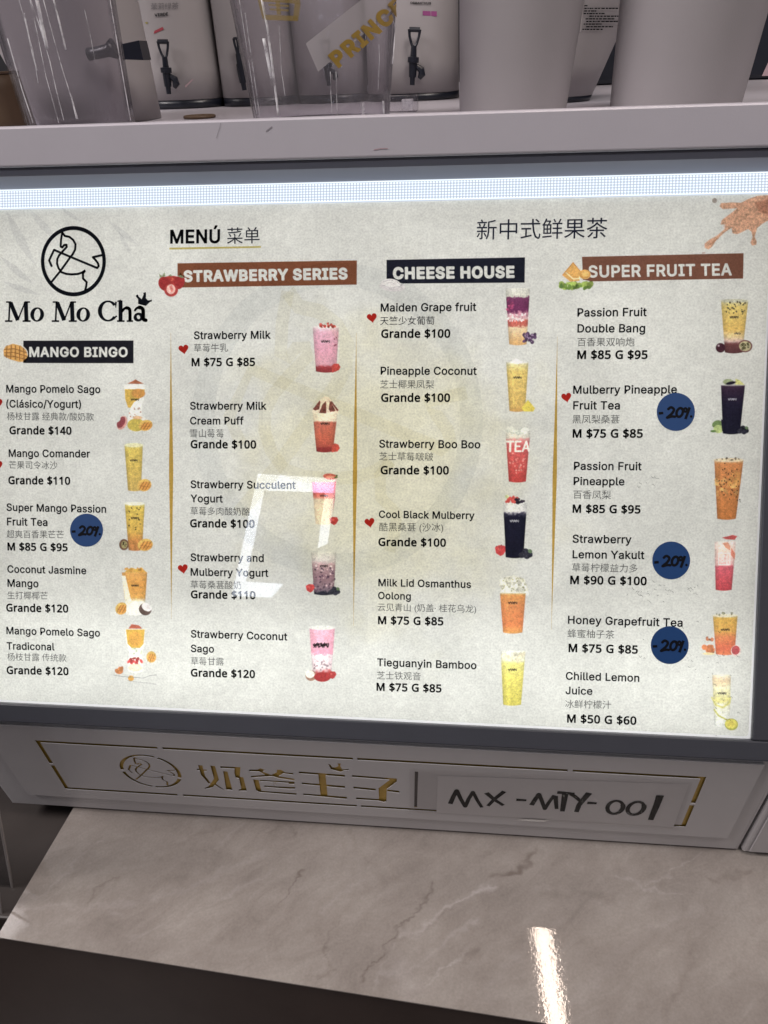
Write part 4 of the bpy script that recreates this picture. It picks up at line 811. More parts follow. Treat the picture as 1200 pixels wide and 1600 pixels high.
p = Pic(*c7, (65, 600, 300, 1060)); p.paint(p.poly([(80, 760), (85, 690), (110, 640), (170, 620), (235, 640), (268, 700), (262, 760)], 3), (205, 204, 190), .8, .2); p.specks(90, 640, 265, 760, 70, 22, (206, 206, 192), .9); p.specks(90, 630, 265, 740, 30, 6, (140, 138, 105), .7); p.cup(75, 262, 750, 97, 238, 1035, [(0, (205, 196, 150)), (.05, (218, 150, 75)), (.4, (214, 132, 70)), (.8, (212, 122, 62)), (1, (210, 146, 70))]); p.mark(170, 820, 68); p.done('orange tea under a crown of whipped cream')
p = Pic(*c7, (70, 1155, 280, 1580)); p.cup(80, 260, 1168, 98, 228, 1558, [(0, (210, 212, 204)), (.18, (212, 210, 178)), (.24, (206, 200, 110)), (.5, (206, 196, 88)), (1, (200, 190, 72))], wob=.02); p.specks(95, 1180, 250, 1240, 24, 14, (212, 206, 176), .7); p.mark(168, 1305, 64); p.done('light yellow bamboo tea with a pale foam top')
c8 = (1095, 455, 4.389)
p = Pic(*c8, (90, 40, 365, 440)); p.cup(138, 325, 70, 165, 285, 420, [(0, (196, 190, 148)), (.1, (204, 184, 104)), (.55, (206, 174, 88)), (.7, (206, 186, 140)), (.78, (196, 170, 160)), (.84, (110, 62, 62)), (1, (92, 52, 54))], wob=.02); p.paint(p.ell(230, 66, 98, 12), (180, 180, 160)); p.specks(175, 70, 305, 160, 26, 6, (80, 72, 50)); p.specks(230, 275, 270, 295, 8, 5, (110, 100, 80)); p.paint(p.ell(135, 388, 33, 33), (70, 34, 46)); p.paint(p.ell(122, 374, 7, 7), (190, 170, 180)); p.paint(p.ell(303, 377, 50, 42), (112, 66, 66)); p.paint(p.ell(303, 377, 41, 34), (176, 168, 130)); p.specks(275, 355, 330, 398, 22, 6, (78, 74, 45)); p.mark(230, 178, 60); p.done('golden passion fruit tea between purple passion fruits')
p = Pic(*c8, (65, 590, 335, 990)); p.cup(138, 303, 645, 150, 268, 975, [(0, (70, 48, 70)), (.12, (52, 34, 58)), (.4, (30, 26, 48)), (1, (26, 26, 44))]); p.paint(p.ell(188, 622, 36, 20), (150, 160, 120)); p.paint(p.poly([(235, 640), (238, 600), (265, 610), (300, 642)]), (196, 196, 120)); p.paint(p.ell(206, 630, 34, 11, -.2), (30, 25, 38)); p.paint(p.ell(220, 646, 82, 5), (165, 160, 160), .7); p.paint(p.ell(112, 912, 36, 26, -.3), (110, 135, 80)); p.paint(p.ell(120, 945, 34, 28), (170, 186, 120)); p.paint(p.ell(84, 960, 20, 8), (90, 125, 60)); p.paint(p.poly([(138, 880), (155, 880), (155, 960), (146, 960)]), (30, 28, 48)); p.dark_berries(285, 950, 36); p.mark(217, 741, 58, (190, 190, 200)); p.done('dark mulberry tea topped with fruit beside green limes')
p = Pic(*c8, (80, 1130, 310, 1580)); p.cup(92, 292, 1160, 112, 240, 1560, [(0, (205, 180, 140)), (.06, (196, 130, 70)), (.5, (190, 124, 62)), (1, (188, 118, 52))]); p.paint(p.ell(190, 1158, 100, 14), (206, 190, 160)); p.specks(100, 1290, 250, 1400, 24, 14, (212, 165, 95), .7); p.specks(180, 1240, 260, 1340, 16, 16, (200, 150, 75), .6); p.specks(110, 1180, 270, 1460, 44, 4.5, (66, 44, 28)); p.specks(110, 1145, 270, 1160, 7, 8, (120, 110, 90)); p.done('brown orange passion fruit pineapple tea full of seeds')
c9 = (1085, 820, 4.779)
p = Pic(*c9, (125, 65, 335, 510)); p.cup(150, 310, 125, 158, 278, 485, [(0, (218, 206, 200)), (.2, (222, 196, 186)), (.48, (220, 176, 174)), (.52, (200, 92, 108)), (.8, (196, 76, 88)), (1, (190, 62, 74))], wob=.02); p.paint(p.poly([(205, 95), (250, 85), (285, 75), (320, 85), (300, 112), (235, 108)]), (186, 80, 78)); p.paint(p.poly([(210, 135), (250, 130), (270, 165), (265, 190), (230, 170)]), (206, 140, 110), .9); p.paint(p.poly([(275, 170), (305, 215), (300, 260), (272, 225)]), (206, 120, 96), .9)
p.paint(p.line([(180, 212), (265, 212), (265, 298), (180, 298), (180, 212)], 6), (236, 226, 224), 1, 0); p.specks(192, 225, 252, 288, 16, 6, (236, 222, 220), .8); p.done('pink strawberry lemon drink with a white square seal')
p = Pic(*c9, (50, 640, 360, 990)); p.cup(138, 322, 680, 160, 300, 965, [(0, (208, 190, 130)), (.08, (206, 166, 70)), (.4, (210, 160, 70)), (.55, (212, 128, 74)), (.85, (208, 100, 66)), (1, (206, 112, 70))]); p.paint(p.ell(230, 678, 92, 12), (208, 202, 180)); p.specks(160, 655, 280, 672, 8, 8, (130, 130, 105)); p.paint(p.ell(310, 940, 38, 42, .3), (216, 196, 190)); p.paint(p.ell(308, 936, 30, 34, .3), (180, 72, 78)); p.specks(70, 905, 140, 950, 16, 18, (190, 112, 66)); p.paint(p.ell(105, 962, 45, 9), (216, 200, 150)); p.specks(90, 838, 138, 858, 6, 12, (170, 104, 70)); p.specks(370, 850, 420, 870, 4, 8, (170, 180, 140)); p.mark(232, 783, 66); p.done('orange honey grapefruit tea between honeycomb and grapefruit')
p = Pic(*c9, (115, 1110, 340, 1560)); p.cup(132, 272, 1120, 150, 262, 1500, [(0, (206, 206, 192)), (.1, (206, 186, 150)), (.18, (206, 192, 156)), (.26, (208, 206, 176)), (.5, (206, 200, 130)), (.62, (206, 206, 186)), (.8, (208, 210, 200)), (1, (200, 204, 200))], wob=.04); p.paint(p.line([(130, 1290), (160, 1345), (210, 1365), (262, 1330), (268, 1290)], 14), (192, 188, 104), .9); p.paint(p.line([(150, 1310), (200, 1325), (255, 1305)], 10), (206, 200, 120), .9); p.paint(p.line([(148, 1380), (180, 1425), (240, 1455)], 12), (182, 180, 84), .9)
p.paint(p.ell(276, 1490, 50, 44, .1), (160, 160, 60)); p.paint(p.ell(274, 1485, 44, 36, .1), (198, 190, 78)); p.paint(p.ell(274, 1485, 24, 20), (186, 172, 66), .7); p.mark(208, 1258, 66); p.done('pale iced lemon juice with lemon slices')
# pictures beside the headings
p = Pic(240, 340, 3.529, (20, 290, 180, 445)); p.paint(p.ell(100, 355, 62, 34), (165, 45, 42)); p.specks(40, 330, 160, 380, 24, 4, (205, 110, 80), .7)
p.paint(p.ell(60, 365, 32, 40, -.4), (150, 34, 36)); p.paint(p.ell(142, 358, 30, 38, .4), (150, 34, 36)); p.paint(p.ell(97, 400, 38, 36), (168, 52, 50)); p.paint(p.ell(96, 395, 24, 27), (214, 170, 160)); p.paint(p.poly([(88, 380), (100, 372), (110, 400), (98, 412)]), (196, 110, 100))
for q in ([(35, 330), (30, 310), (48, 322), (60, 300), (66, 324)], [(80, 322), (95, 312), (105, 325)], [(135, 325), (150, 305), (158, 322), (172, 318), (160, 335)]): p.paint(p.poly(q), (120, 130, 95))
p.done('three ripe strawberries, one cut open', 'fruit_picture')
p = Pic(0, 320, 4, (10, 860, 185, 995)); p.paint(p.poly([(22, 910), (35, 885), (80, 868), (130, 880), (165, 910), (175, 950), (160, 980), (120, 982), (60, 965), (25, 945)]), (196, 152, 76))
for k in range(5): p.paint(p.line([(45+k*26, 880-k*2+k*k*1.5), (40+k*28, 955+k*5)], 6), (128, 78, 30), .85)
for k in range(3): p.paint(p.line([(28, 905+k*20), (90, 900+k*24), (168, 925+k*22)], 6), (134, 84, 34), .8)
p.done('scored mango half', 'fruit_picture')
p = Pic(560, 320, 3.75, (115, 420, 285, 515)); p.paint(p.ell(200, 480, 76, 27, .08), (196, 192, 192), 1, .05); p.paint(p.ell(190, 462, 56, 28, .1), (214, 210, 208), 1, .05); p.paint(p.line([(140, 470), (185, 488), (245, 478), (262, 462)], 5), (168, 164, 168), .8); p.paint(p.line([(145, 452), (180, 440), (225, 448), (240, 465)], 5), (180, 176, 178), .8); p.paint(p.line([(165, 460), (195, 455), (215, 468)], 4), (176, 172, 174), .8); p.done('swirl of white cheese cream', 'cream_picture')
p = Pic(860, 280, 3.529, (45, 450, 240, 622)); p.specks(60, 575, 225, 595, 34, 16, (138, 158, 72)); p.specks(65, 585, 215, 605, 16, 10, (98, 128, 52)); p.paint(p.poly([(48, 600), (60, 570), (75, 600)]), (90, 125, 60))
p.paint(p.poly([(65, 530), (125, 458), (165, 510), (160, 560), (110, 565)]), (206, 160, 80)); p.paint(p.line([(80, 510), (125, 550), (160, 548), (165, 500)], 7), (222, 205, 160)); p.paint(p.line([(68, 528), (125, 460), (165, 510)], 5), (186, 128, 50)); p.paint(p.ell(190, 525, 32, 27), (200, 152, 70)); p.paint(p.ell(192, 523, 20, 16), (212, 172, 96)); p.done('orange slices on green grapes', 'fruit_picture')
# tea splash in the upper right corner
p = Pic(860, 280, 3.529, (835, 80, 1204, 420)); SPL = (190, 150, 122)
p.paint(p.poly([(1204, 88), (1140, 92), (1090, 110), (1050, 130), (1000, 128), (940, 132), (932, 150), (950, 165), (1000, 162), (1030, 160), (985, 195), (945, 225), (938, 250), (965, 250), (960, 275), (920, 310), (875, 335), (850, 355), (850, 378), (872, 388), (892, 372), (915, 335), (965, 290), (1000, 268), (1003, 298), (1030, 304), (1060, 290), (1090, 275), (1108, 290), (1115, 320), (1102, 350), (1112, 366), (1134, 362), (1138, 345), (1126, 318), (1140, 270), (1170, 245), (1204, 225)]), SPL, 1, .22)
for q in ([(1190, 110), (1100, 150), (1020, 210), (960, 262)], [(1195, 150), (1120, 200), (1040, 270)], [(1200, 190), (1140, 230), (1120, 290)], [(1160, 100), (1080, 130), (1010, 145)]): p.paint(p.line(q, 12), (206, 160, 132), .45)
p.paint(p.poly([(1204, 110), (1130, 130), (1150, 180), (1204, 200)], 4), (150, 95, 72), .5); p.paint(p.line([(880, 360), (925, 325)], 8), (150, 96, 66), .5); p.paint(p.ell(905, 118, 14, 14), (150, 140, 132)); p.paint(p.line([(800, 412), (850, 406)], 8), (150, 110, 92), .6)
p.done('brown tea splash in the corner of the sheet', 'splash_picture')
# heading banners: coloured bars with the lettering left open so that the lit paper shows through
def banner(t, quad_, tl, tr, col, bold, lab, leave=()):
    st = Pic.STEP; Pic.STEP = .45
    xs = [q[0] for q in quad_]; ys = [q[1] for q in quad_]
    p = Pic(0, 0, 1.0, (min(xs)-1, min(ys)-1, max(xs)+1, max(ys)+1)); p.n1 = p.n1*0; p.n2 = p.n2*0
    cs = run_contours(t, SANS, bold, .01); ap = np.concatenate([c for c, _ in cs]); x0, x1 = ap[:, 0].min()-bold, ap[:, 0].max()+bold
    L = np.array(tl, float); d = np.array(tr)-L; s_ = np.linalg.norm(d)/(x1-x0); e = d/np.linalg.norm(d); nr = np.array([e[1], -e[0]])
    m = p.poly(quad_); cov = np.zeros(p.X.shape)
    for lay in sorted({k for _, k in cs}):
        ins = np.zeros(p.X.shape, bool); dist = np.full(p.X.shape, 1e9)
        for c, k in cs:
            if k != lay: continue
            P = L+(c[:, :1]-x0)*s_*e+c[:, 1:]*s_*nr
            bx = (p.X > P[:, 0].min()-3) & (p.X < P[:, 0].max()+3) & (p.Y > P[:, 1].min()-3) & (p.Y < P[:, 1].max()+3)
            X_, Y_ = p.X[bx], p.Y[bx]; dd = dist[bx]; ii = ins[bx]
            for a, b in zip(P, np.roll(P, -1, 0)):
                g = b-a; tt = np.clip(((X_-a[0])*g[0]+(Y_-a[1])*g[1])/(g@g+1e-9), 0, 1); dd = np.minimum(dd, np.hypot(X_-a[0]-tt*g[0], Y_-a[1]-tt*g[1]))
                ii = ii ^ (((a[1] > Y_) != (b[1] > Y_)) & (X_ < (b[0]-a[0])*(Y_-a[1])/(b[1]-a[1]+1e-12)+a[0]))
            dist[bx] = dd; ins[bx] = ii
        cov = np.maximum(cov, np.clip(.5-(np.where(ins, -dist, dist)-bold*s_)/.6, 0, 1))
    for e_ in leave: cov = np.maximum(cov, p.ell(*e_))
    p.A = m*(1-cov); p.C[:] = np.array(col, float); Pic.STEP = st
    p.done(lab, 'heading_banner')
banner('MANGO BINGO', [(36.5, 532.3), (208.7, 532), (208.7, 567.6), (36.5, 567.2)], (45.7, 557), (199.5, 557.2), (24, 24, 32), .030, 'black banner lettered in white, first column', [(24, 551, 20, 14, .2)])
banner('STRAWBERRY SERIES', [(277.4, 411.4), (557.7, 406.9), (557.4, 444.8), (277.4, 449.4)], (286.8, 439.7), (543.2, 435.4), (120, 66, 38), .044, 'brown banner lettered in white, second column', [(266, 444, 20, 16), (280, 441, 8.5, 11, .4)])
banner('CHEESE HOUSE', [(604, 406.1), (820.3, 402.1), (819.7, 441.6), (604, 443.2)], (613.9, 435.2), (804, 433), (24, 26, 40), .046, 'black banner lettered in white, third column', [(616.7, 448, 20.3, 7.2, .08), (610.7, 443.2, 15, 7.5, .1)])
banner('SUPER FRUIT TEA', [(909.3, 401.3), (1161.8, 395.6), (1161, 435.3), (911, 440)], (919.5, 433), (1143.4, 429.6), (116, 72, 54), .026, 'brown banner lettered in white, fourth column', [(914, 428.8, 9, 7.6), (905, 444, 22, 7)])
# scuffs on the print
q = np.random.default_rng(4)
for (cx, cy, w, h, n) in ((1015, 755, 20, 8, 9), (1010, 922, 62, 14, 26), (1085, 920, 14, 10, 6), (1002, 1029, 5, 2, 3), (630, 708, 3, 2, 2), (1080, 1010, 70, 60, 18), (1130, 1080, 30, 50, 14)):
    ps = []
    for _ in range(n):
        x, y = cx+q.normal(0, w/2), cy+q.normal(0, h/2); x = min(x, 1164); a = q.uniform(0, 6.3); l = q.uniform(1.2, 5)
        ps += stroke_polys([P2(x, y), P2(x+l*math.cos(a), y+l*.5*math.sin(a)), P2(x+l*math.cos(a)*1.6, y+l*math.sin(a+1))], .00035)
    sub(polys('scuff_mark', ps, INK, None, Z_B+4e-5, (.5, .5, .49), 3e-7))

# ------------------------------------------------------------------ pierced sign plate
def sp(pts, zsc=(0, 0, 1)): return [S2(zsc[0]+x/zsc[2], zsc[1]+y/zsc[2]) for x, y in pts]
sign_rot = Matrix([[1, 0, 0], [0, -SD[1], SN[1]], [0, -SD[2], SN[2]]]).to_euler()
def on_sign(o, parent=None):
    if parent: o.parent = parent; return o
    o.location = Vector(B0)-Vector(box_root.location); o.rotation_euler = sign_rot; o.parent = box_root; return o
vB = S2(600, 1297)[1]                          # lower edge
# outer body of the sign: rounded top edge, recessed rim
T_ = .0006
bd = box('sign_body', XL-B0[0], XR-B0[0], vB+.0006, -.0012, -.014, -.0022, PAINT2, None, .0028, 3); on_sign(bd)
# raised plate with the lettering cut through it
pl0, pl1 = S2(45, 1240), S2(1135, 1310)
pr0 = S2(0, 1180)[0]; pr1 = S2(1197, 1200)[0]
u0, u1, v0, v1 = (pl0[0]+S2(0, 1180)[0])/2, (S2(1137, 1308)[0]+S2(1190, 1205)[0])/2, (pl0[1]+pl1[1])/2, -.006
print('plate', u0, u1, v0, v1, 'XL', XL, XR, vB)
plate = box('pierced_plate', u0, u1, v0, v1, 0, T_, PAINT2, None, .0003, 1)
cut = []
def rect_slot(a, b, w):                        # slot along a measured line
    cut.extend(stroke_polys([a, b], w))
fx0, fx1 = S2(55.5, 1157)[0], S2(1103, 1214.5)[0]
fy1, fy0 = (S2(56.7, 1156)[1]+S2(1102, 1215)[1])/2-.0008, (S2(104, 1230)[1]+S2(1062, 1291)[1])/2+.0006
sw = .0038
def ux(x, y): return S2(x, y)[0]
for a, b in ((fx0, ux(246, 1167)), (ux(254, 1168), ux(552, 1187)), (ux(558.7, 1187), ux(886.4, 1205)), (ux(894.3, 1206), fx1)): rect_slot((a, fy1), (b, fy1), sw)
for a, b in ((fx0, ux(276.7, 1239)), (ux(285, 1239), ux(557.6, 1257)), (ux(564.2, 1258), ux(866, 1280)), (ux(872.4, 1280), fx1)): rect_slot((a, fy0), (b, fy0), sw)
ymid = S2(83, 1194)[1]; ymr = S2(1079, 1256)[1]
for x, ym in ((fx0+sw/2, ymid), (fx1-sw/2, ymr)):
    rect_slot((x, fy1+sw/2), (x, ym+.0018), sw*1.1); rect_slot((x, ym-.0012), (x, fy0-sw/2), sw*1.1)
# emblem: ring in four arcs and the horse lines
cL, cR = S2(184.3, 1190), S2(283.3, 1213); cc = (cL+cR)/2; rad = np.linalg.norm(cR-cL)/2*.98
cc = np.array([cc[0], (S2(210, 1178)[1]+S2(255, 1230)[1])/2])
for a0, a1 in ((-18, 62), (68, 180), (186, 259), (265, 338)):
    A = ell(cc[0], cc[1], rad, rad, 14, 0, math.radians(a0), math.radians(a1)); Bq = ell(cc[0], cc[1], rad*.875, rad*.9, 14, 0, math.radians(a0), math.radians(a1))
    cut.append(A+Bq[::-1])
hz = lambda x, y: cc+np.array([(x-449)/305, -(y-409)/330])*rad*.98
for L_ in HZ:
    cut.extend(stroke_polys([hz(*p) for p in L_], .0018))
ga = (295, 1175, 6.667); gb = (460, 1180, 5.714)
def gs(pts, w, z_=ga):
    k = np.linalg.norm(S2(450, 1220)-S2(451, 1220))/z_[2]; cut.extend(stroke_polys(sp(pts, z_), [q*k for q in w]))
def gp(pts, z_=ga): cut.append(sp(pts, z_))
gs([(120, 132), (150, 240), (222, 326)], [46, 42, 30]); gp([(84, 168), (190, 178), (188, 196), (86, 188)]); gs([(250, 138), (290, 280), (230, 358), (168, 376)], [48, 52, 44, 18]); gs([(262, 322), (366, 390)], [34, 16])
gp([(328, 142), (540, 152), (532, 250), (570, 260), (607, 402), (524, 402), (519, 386), (548, 378), (524, 272), (488, 264), (476, 215), (478, 172), (330, 164)]); gp([(358, 192), (404, 198), (458, 396), (390, 388)])
gp([(628, 178), (720, 176), (750, 163), (800, 184), (772, 200), (860, 232), (918, 205), (916, 178), (962, 178), (1002, 205), (1090, 213), (1087, 234), (985, 220), (940, 246), (1102, 273), (1102, 296), (930, 268), (870, 250), (800, 254), (650, 264), (646, 244), (790, 232), (735, 202), (632, 198)])
gp([(670, 280), (728, 285), (757, 398), (1124, 424), (1122, 446), (738, 416), (702, 396)]); gp([(738, 284), (1102, 304), (1102, 334), (1048, 332), (1042, 320), (740, 300)]); gp([(788, 342), (880, 350), (1050, 358), (1110, 358), (1106, 382), (1060, 382), (788, 362)]); gp([(880, 312), (928, 315), (906, 326), (884, 324)]); gp([(884, 336), (922, 340), (936, 347), (884, 344)])
gp([(40, 140), (450, 170), (450, 192), (40, 160)], gb); gp([(65, 238), (452, 270), (452, 292), (68, 257)], gb); gp([(80, 336), (470, 367), (470, 389), (80, 353)], gb); gp([(212, 158), (278, 163), (298, 364), (235, 358)], gb)
gp([(515, 172), (915, 203), (915, 235), (825, 300), (822, 410), (800, 417), (750, 404), (550, 391), (552, 372), (755, 386), (752, 290), (848, 217), (515, 192)], gb); gp([(527, 275), (727, 294), (725, 315), (527, 295)], gb); gp([(829, 301), (938, 313), (936, 334), (829, 320)], gb)
gp([(300, 73), (320, 78), (340, 103), (372, 103), (393, 90), (383, 68), (416, 68), (410, 90), (427, 122), (487, 118), (482, 132), (445, 133), (415, 148), (328, 124)], gb); gp([(1075, 140), (1105, 142), (1095, 465), (1070, 462)], gb)
bm = bmesh.new()
for i, p_ in enumerate(cut):
    k = i*4e-6
    p_ = [np.asarray(q) for q in p_]
    lo = [bm.verts.new((q[0], q[1], -.002-k)) for q in p_]; hi = [bm.verts.new((q[0], q[1], T_+.002+k)) for q in p_]
    n = len(p_); bm.faces.new(lo); bm.faces.new(hi[::-1])
    for j in range(n): bm.faces.new((lo[j], hi[j], hi[(j+1) % n], lo[(j+1) % n]))
bmesh.ops.recalc_face_normals(bm, faces=bm.faces)
bmesh.ops.scale(bm, vec=(100, 100, 100), verts=bm.verts); plate.data.transform(Matrix.Scale(100, 4))
mc = bpy.data.meshes.new('cutter'); bm.to_mesh(mc); bm.free(); oc = bpy.data.objects.new('cutter', mc); COL.objects.link(oc)
md = plate.modifiers.new('cut', 'BOOLEAN'); md.operation = 'DIFFERENCE'; md.object = oc; md.solver = 'EXACT'; md.use_self = True
me = bpy.data.meshes.new_from_object(plate.evaluated_get(bpy.context.evaluated_depsgraph_get()))
plate.modifiers.clear(); me.transform(Matrix.Scale(.01, 4)); plate.data = me; bpy.data.objects.remove(oc)
print('plate verts', len(me.vertices))
on_sign(plate); plate['label'] = 'grey lacquered plate with emblem, frame and four characters cut through'
rim = [box('plate_edge', a_, b_, c_, d_, -.0021, -.00002, PAINT2) for a_, b_, c_, d_ in ((u0+.0003, u1-.0003, v0+.0003, v0+.0013), (u0+.0003, u1-.0003, v1-.0013, v1-.0003), (u0+.0003, u0+.0013, v0+.0014, v1-.0014), (u1-.0013, u1-.0003, v0+.0014, v1-.0014))]
for o in rim: o.parent = plate
goldp = box('gold_backing', u0+.004, u1-.004, v0+.004, v1-.002, -.0016, -.0013, GOLD); goldp.parent = plate
dv = polys('divider_fill', [sp([(1070, 136), (1110, 138), (1100, 470), (1065, 466)], gb)], pmat('dark_tape', (.06, .05, .055, 1), .4), None, -.0009); dv.parent = plate
# taped paper label with the handwritten number
LAB = pmat('label_paper', (.62, .60, .61, 1), .33, noise=.04, nscale=90)
TAPE, nt, out = new_mat('clear_tape')
tp = N(nt, 'ShaderNodeBsdfTransparent'); tp.inputs[0].default_value = (.975, .97, .97, 1); gg = N(nt, 'ShaderNodeBsdfGlossy'); gg.inputs['Roughness'].default_value = .08; gg.inputs['Color'].default_value = (.8, .8, .8, 1)
fr = schlick(nt, .02); mi = N(nt, 'ShaderNodeMixShader'); nt.links.new(fr.outputs[0], mi.inputs[0]); nt.links.new(tp.outputs[0], mi.inputs[1]); nt.links.new(gg.outputs[0], mi.inputs[2])
nz = N(nt, 'ShaderNodeTexNoise', i_Scale=90, i_Detail=3.0); bp = N(nt, 'ShaderNodeBump', i_Strength=.25, i_Distance=.002); nt.links.new(nz.outputs[0], bp.inputs['Height']); nt.links.new(bp.outputs[0], gg.inputs['Normal']); nt.links.new(mi.outputs[0], out.inputs[0])
lb = polys('paper_label', [sp([(684, 1210.5), (1076, 1224), (1052, 1290.5), (682, 1268)])], LAB, None, T_+.0003); lb.parent = plate; lb['label'] = 'white paper label taped to the plate'
tp_ = polys('clear_tape', [sp([(640, 1199), (1082, 1219), (1060, 1294), (640, 1266)])], TAPE, None, T_+.00075); tp_.parent = plate
hz2 = (640, 1140, 2.143); ps = []; w = 9*np.linalg.norm(S2(850, 1250)-S2(851, 1250))/2.143
def hw(pts, ww=1): ww = ww*1.6; ps.extend(stroke_polys(sp(pts, hz2), [q*w*ww for q in np.linspace(1.15, .85, len(pts))]))
hw([(136, 245), (146, 222), (158, 200), (170, 226), (186, 254), (198, 228), (212, 205), (226, 232), (242, 257)])
hw([(257, 208), (285, 232), (314, 250)], 1.1); hw([(317, 203), (285, 228), (262, 252)]); hw([(357, 231), (391, 233)])
hw([(408, 249), (420, 230), (433, 212), (443, 236), (452, 262), (466, 240), (484, 216)]); hw([(488, 218), (492, 262)]); hw([(494, 206), (552, 211)], 1.1); hw([(521, 210), (511, 270)], 1.3)
hw([(540, 212), (556, 222), (574, 238)], 1.1); hw([(601, 208), (580, 232), (566, 250), (558, 272)], 1.3); hw([(594, 241), (626, 243)])
e = ell(688, 256, 27, 21, 18, -.35); hw(e+e[:2]); e = ell(757, 259, 29, 20, 18, -.4); hw(e+e[:2]); hw([(838, 216), (826, 250), (806, 298)], 1.5)
h_ = polys('handwriting', ps, MARK, None, T_+.00045, None, 2e-6); h_.parent = plate
# wrinkled tape under the label, its bright glint put into the pale colour
gt = pmat('tape_glint', (.8, .78, .76, 1), .12, bump=1, bscale=500)
polys('tape_glint', [sp([(806, 1278), (826, 1277), (858, 1279), (850, 1281.5), (824, 1280)])], gt, None, T_+.0012).parent = plate
# the small box standing against its right end
nb = empty('neighbour_box', (XR+.09, .55, .8155)); tag(nb, 'plain grey lacquered box cut off by the right picture edge', 'box')
bb = box('box_body', XR-B0[0]+.003, XR-B0[0]+.16, vB+.0006, -.0012, -.10, -.0006, PAINT2, None, .003, 3)
bb.location = Vector(B0)-Vector(nb.location); bb.rotation_euler = sign_rot; bb.parent = nb
b2 = box('box_front', XR-B0[0]+.008, XR-B0[0]+.155, vB+.006, -.006, 0, .0015, PAINT2, None, .0007, 2); b2.location = bb.location; b2.rotation_euler = sign_rot; b2.parent = nb

# ------------------------------------------------------------------ upper counter over the menu
top_z = hit(600, 283, P0, NP)[2]; y0_ = hit(600, 283, P0, NP)[1]
yf = y0_-.020
zt = hit(600, 180, (0, yf, 0), (0, 1, 0))[2]; SHELF = zt
zb = hit(600, 247, (0, yf, 0), (0, 1, 0))[2]
r = .0022
arc = [(yf+r-r*math.cos(a), zb+r-r*math.sin(a)) for a in np.linspace(0, math.pi/2, 5)]
SHELF = zt-.010
prof = [(yf, zt-.0012), (yf+.0012, zt), (yf+.0125, zt), (yf+.0135, zt-.001), (yf+.0135, SHELF), (1.6, SHELF), (1.6, zb)] + [(yf+.03, zb)] + arc[::-1]
up_ = sweep_profile('upper_counter', prof, -1.6, 1.6, PAINT); tag(up_, 'grey lacquered ledge above the menu', kind='structure')
lip = keep(sweep_profile('frame_lip', [(y0_-.0002, top_z+.0002), (yf+.0075, top_z+.62*(zb-top_z)), (yf+.0095, top_z+.85*(zb-top_z)), (yf+.014, zb-.0004), (yf+.03, zb-.0004), (y0_+.006, top_z+.0002)], XL, XR, pmat('white_lacquer', (.40, .41, .48, 1), .4, noise=.04, nscale=30)), box_root)
ps = []
for L_ in ([(345, 192), (342, 203), (338, 216)], [(416, 205), (421, 201), (425, 198)]):
    pass
def fas(x, y): q = hit(x, y, (0, yf-.0003, 0), (0, 1, 0)); return q
def fascia_mark(name, pts, w, mat):
    vs, fs = [], []
    for a, b in zip(pts[:-1], pts[1:]):
        a, b = fas(*a), fas(*b); d = (b-a); n = np.array([-d[2], 0, d[0]]); n = n/np.linalg.norm(n)*w/2; k = len(vs)
        vs += [a+n, b+n, b-n, a-n]; fs.append((k, k+1, k+2, k+3))
    o = mesh(name, vs, fs, mat); o.parent = up_; return o
SCR = pmat('scratch', (.26, .24, .27, 1), .6); PNK = pmat('pink_smudge', (.42, .30, .33, 1), .6)
fascia_mark('scratch', [(345, 192), (343, 200), (338, 216)], .00035, SCR); fascia_mark('scratch', [(416, 205), (421, 201), (425, 198)], .0008, SCR); fascia_mark('smudge', [(584, 234), (596, 232), (606, 232)], .0007, PNK)

# ------------------------------------------------------------------ lower counter of veined stone
tan_t = math.tan(TILT)
def kz(y): return K0[2]+(y-K0[1])*tan_t
A_, B_, C_, D_ = K(110, 1270), K(5, 1447), K(0, 1465), K(860, 1600)
ef = (D_-C_)/(D_-C_)[0]                        # front edge direction per metre of x
xl_t = A_[0]+(A_-B_)[0]/(A_-B_)[1]*(.53-A_[1])
def front_y(x): return C_[1]+ef[1]*(x-C_[0])
def left_x(y): return A_[0]+(B_-A_)[0]/(B_-A_)[1]*(y-A_[1])
nx, ny = 860, 230
XR_C = .75
vs = []; U = np.linspace(0, 1, nx+1); V = np.linspace(0, 1, ny+1)
xf0 = C_[0]-.0015
gx = np.zeros((ny+1, nx+1)); gyv = np.zeros((ny+1, nx+1))
for j, v in enumerate(V):
    # left edge runs along the measured line
    yb_ = .53; yl = front_y(xf0)
    xl = left_x(yl+(yb_-yl)*v); xs = xl+(XR_C-xl)*U; gx[j] = xs; gyv[j] = front_y(xs)+(yb_-front_y(xs))*v
gzv = K0[2]+(gyv-K0[1])*tan_t
vs = np.stack([gx, gyv, gzv], -1).reshape(-1, 3)
idx = np.arange((ny+1)*(nx+1)).reshape(ny+1, nx+1)
F = np.stack([idx[:-1, :-1], idx[:-1, 1:], idx[1:, 1:], idx[1:, :-1]], -1).reshape(-1, 4)
me = bpy.data.meshes.new('stone_top'); me.from_pydata(vs.tolist(), [], F.tolist()); me.update()
vein = np.zeros(len(vs)); dark = np.zeros(len(vs)); q2 = vs[:, :2]
jit = (vnoise(ny+1, nx+1, 9, 3).ravel()-.5)*.008+(vnoise(ny+1, nx+1, 3.2, 4).ravel()-.5)*.004
jit2 = (vnoise(ny+1, nx+1, 8, 13).ravel()-.5)*.008+(vnoise(ny+1, nx+1, 2.5, 14).ravel()-.5)*.003
brk = vnoise(ny+1, nx+1, 7, 8).ravel()
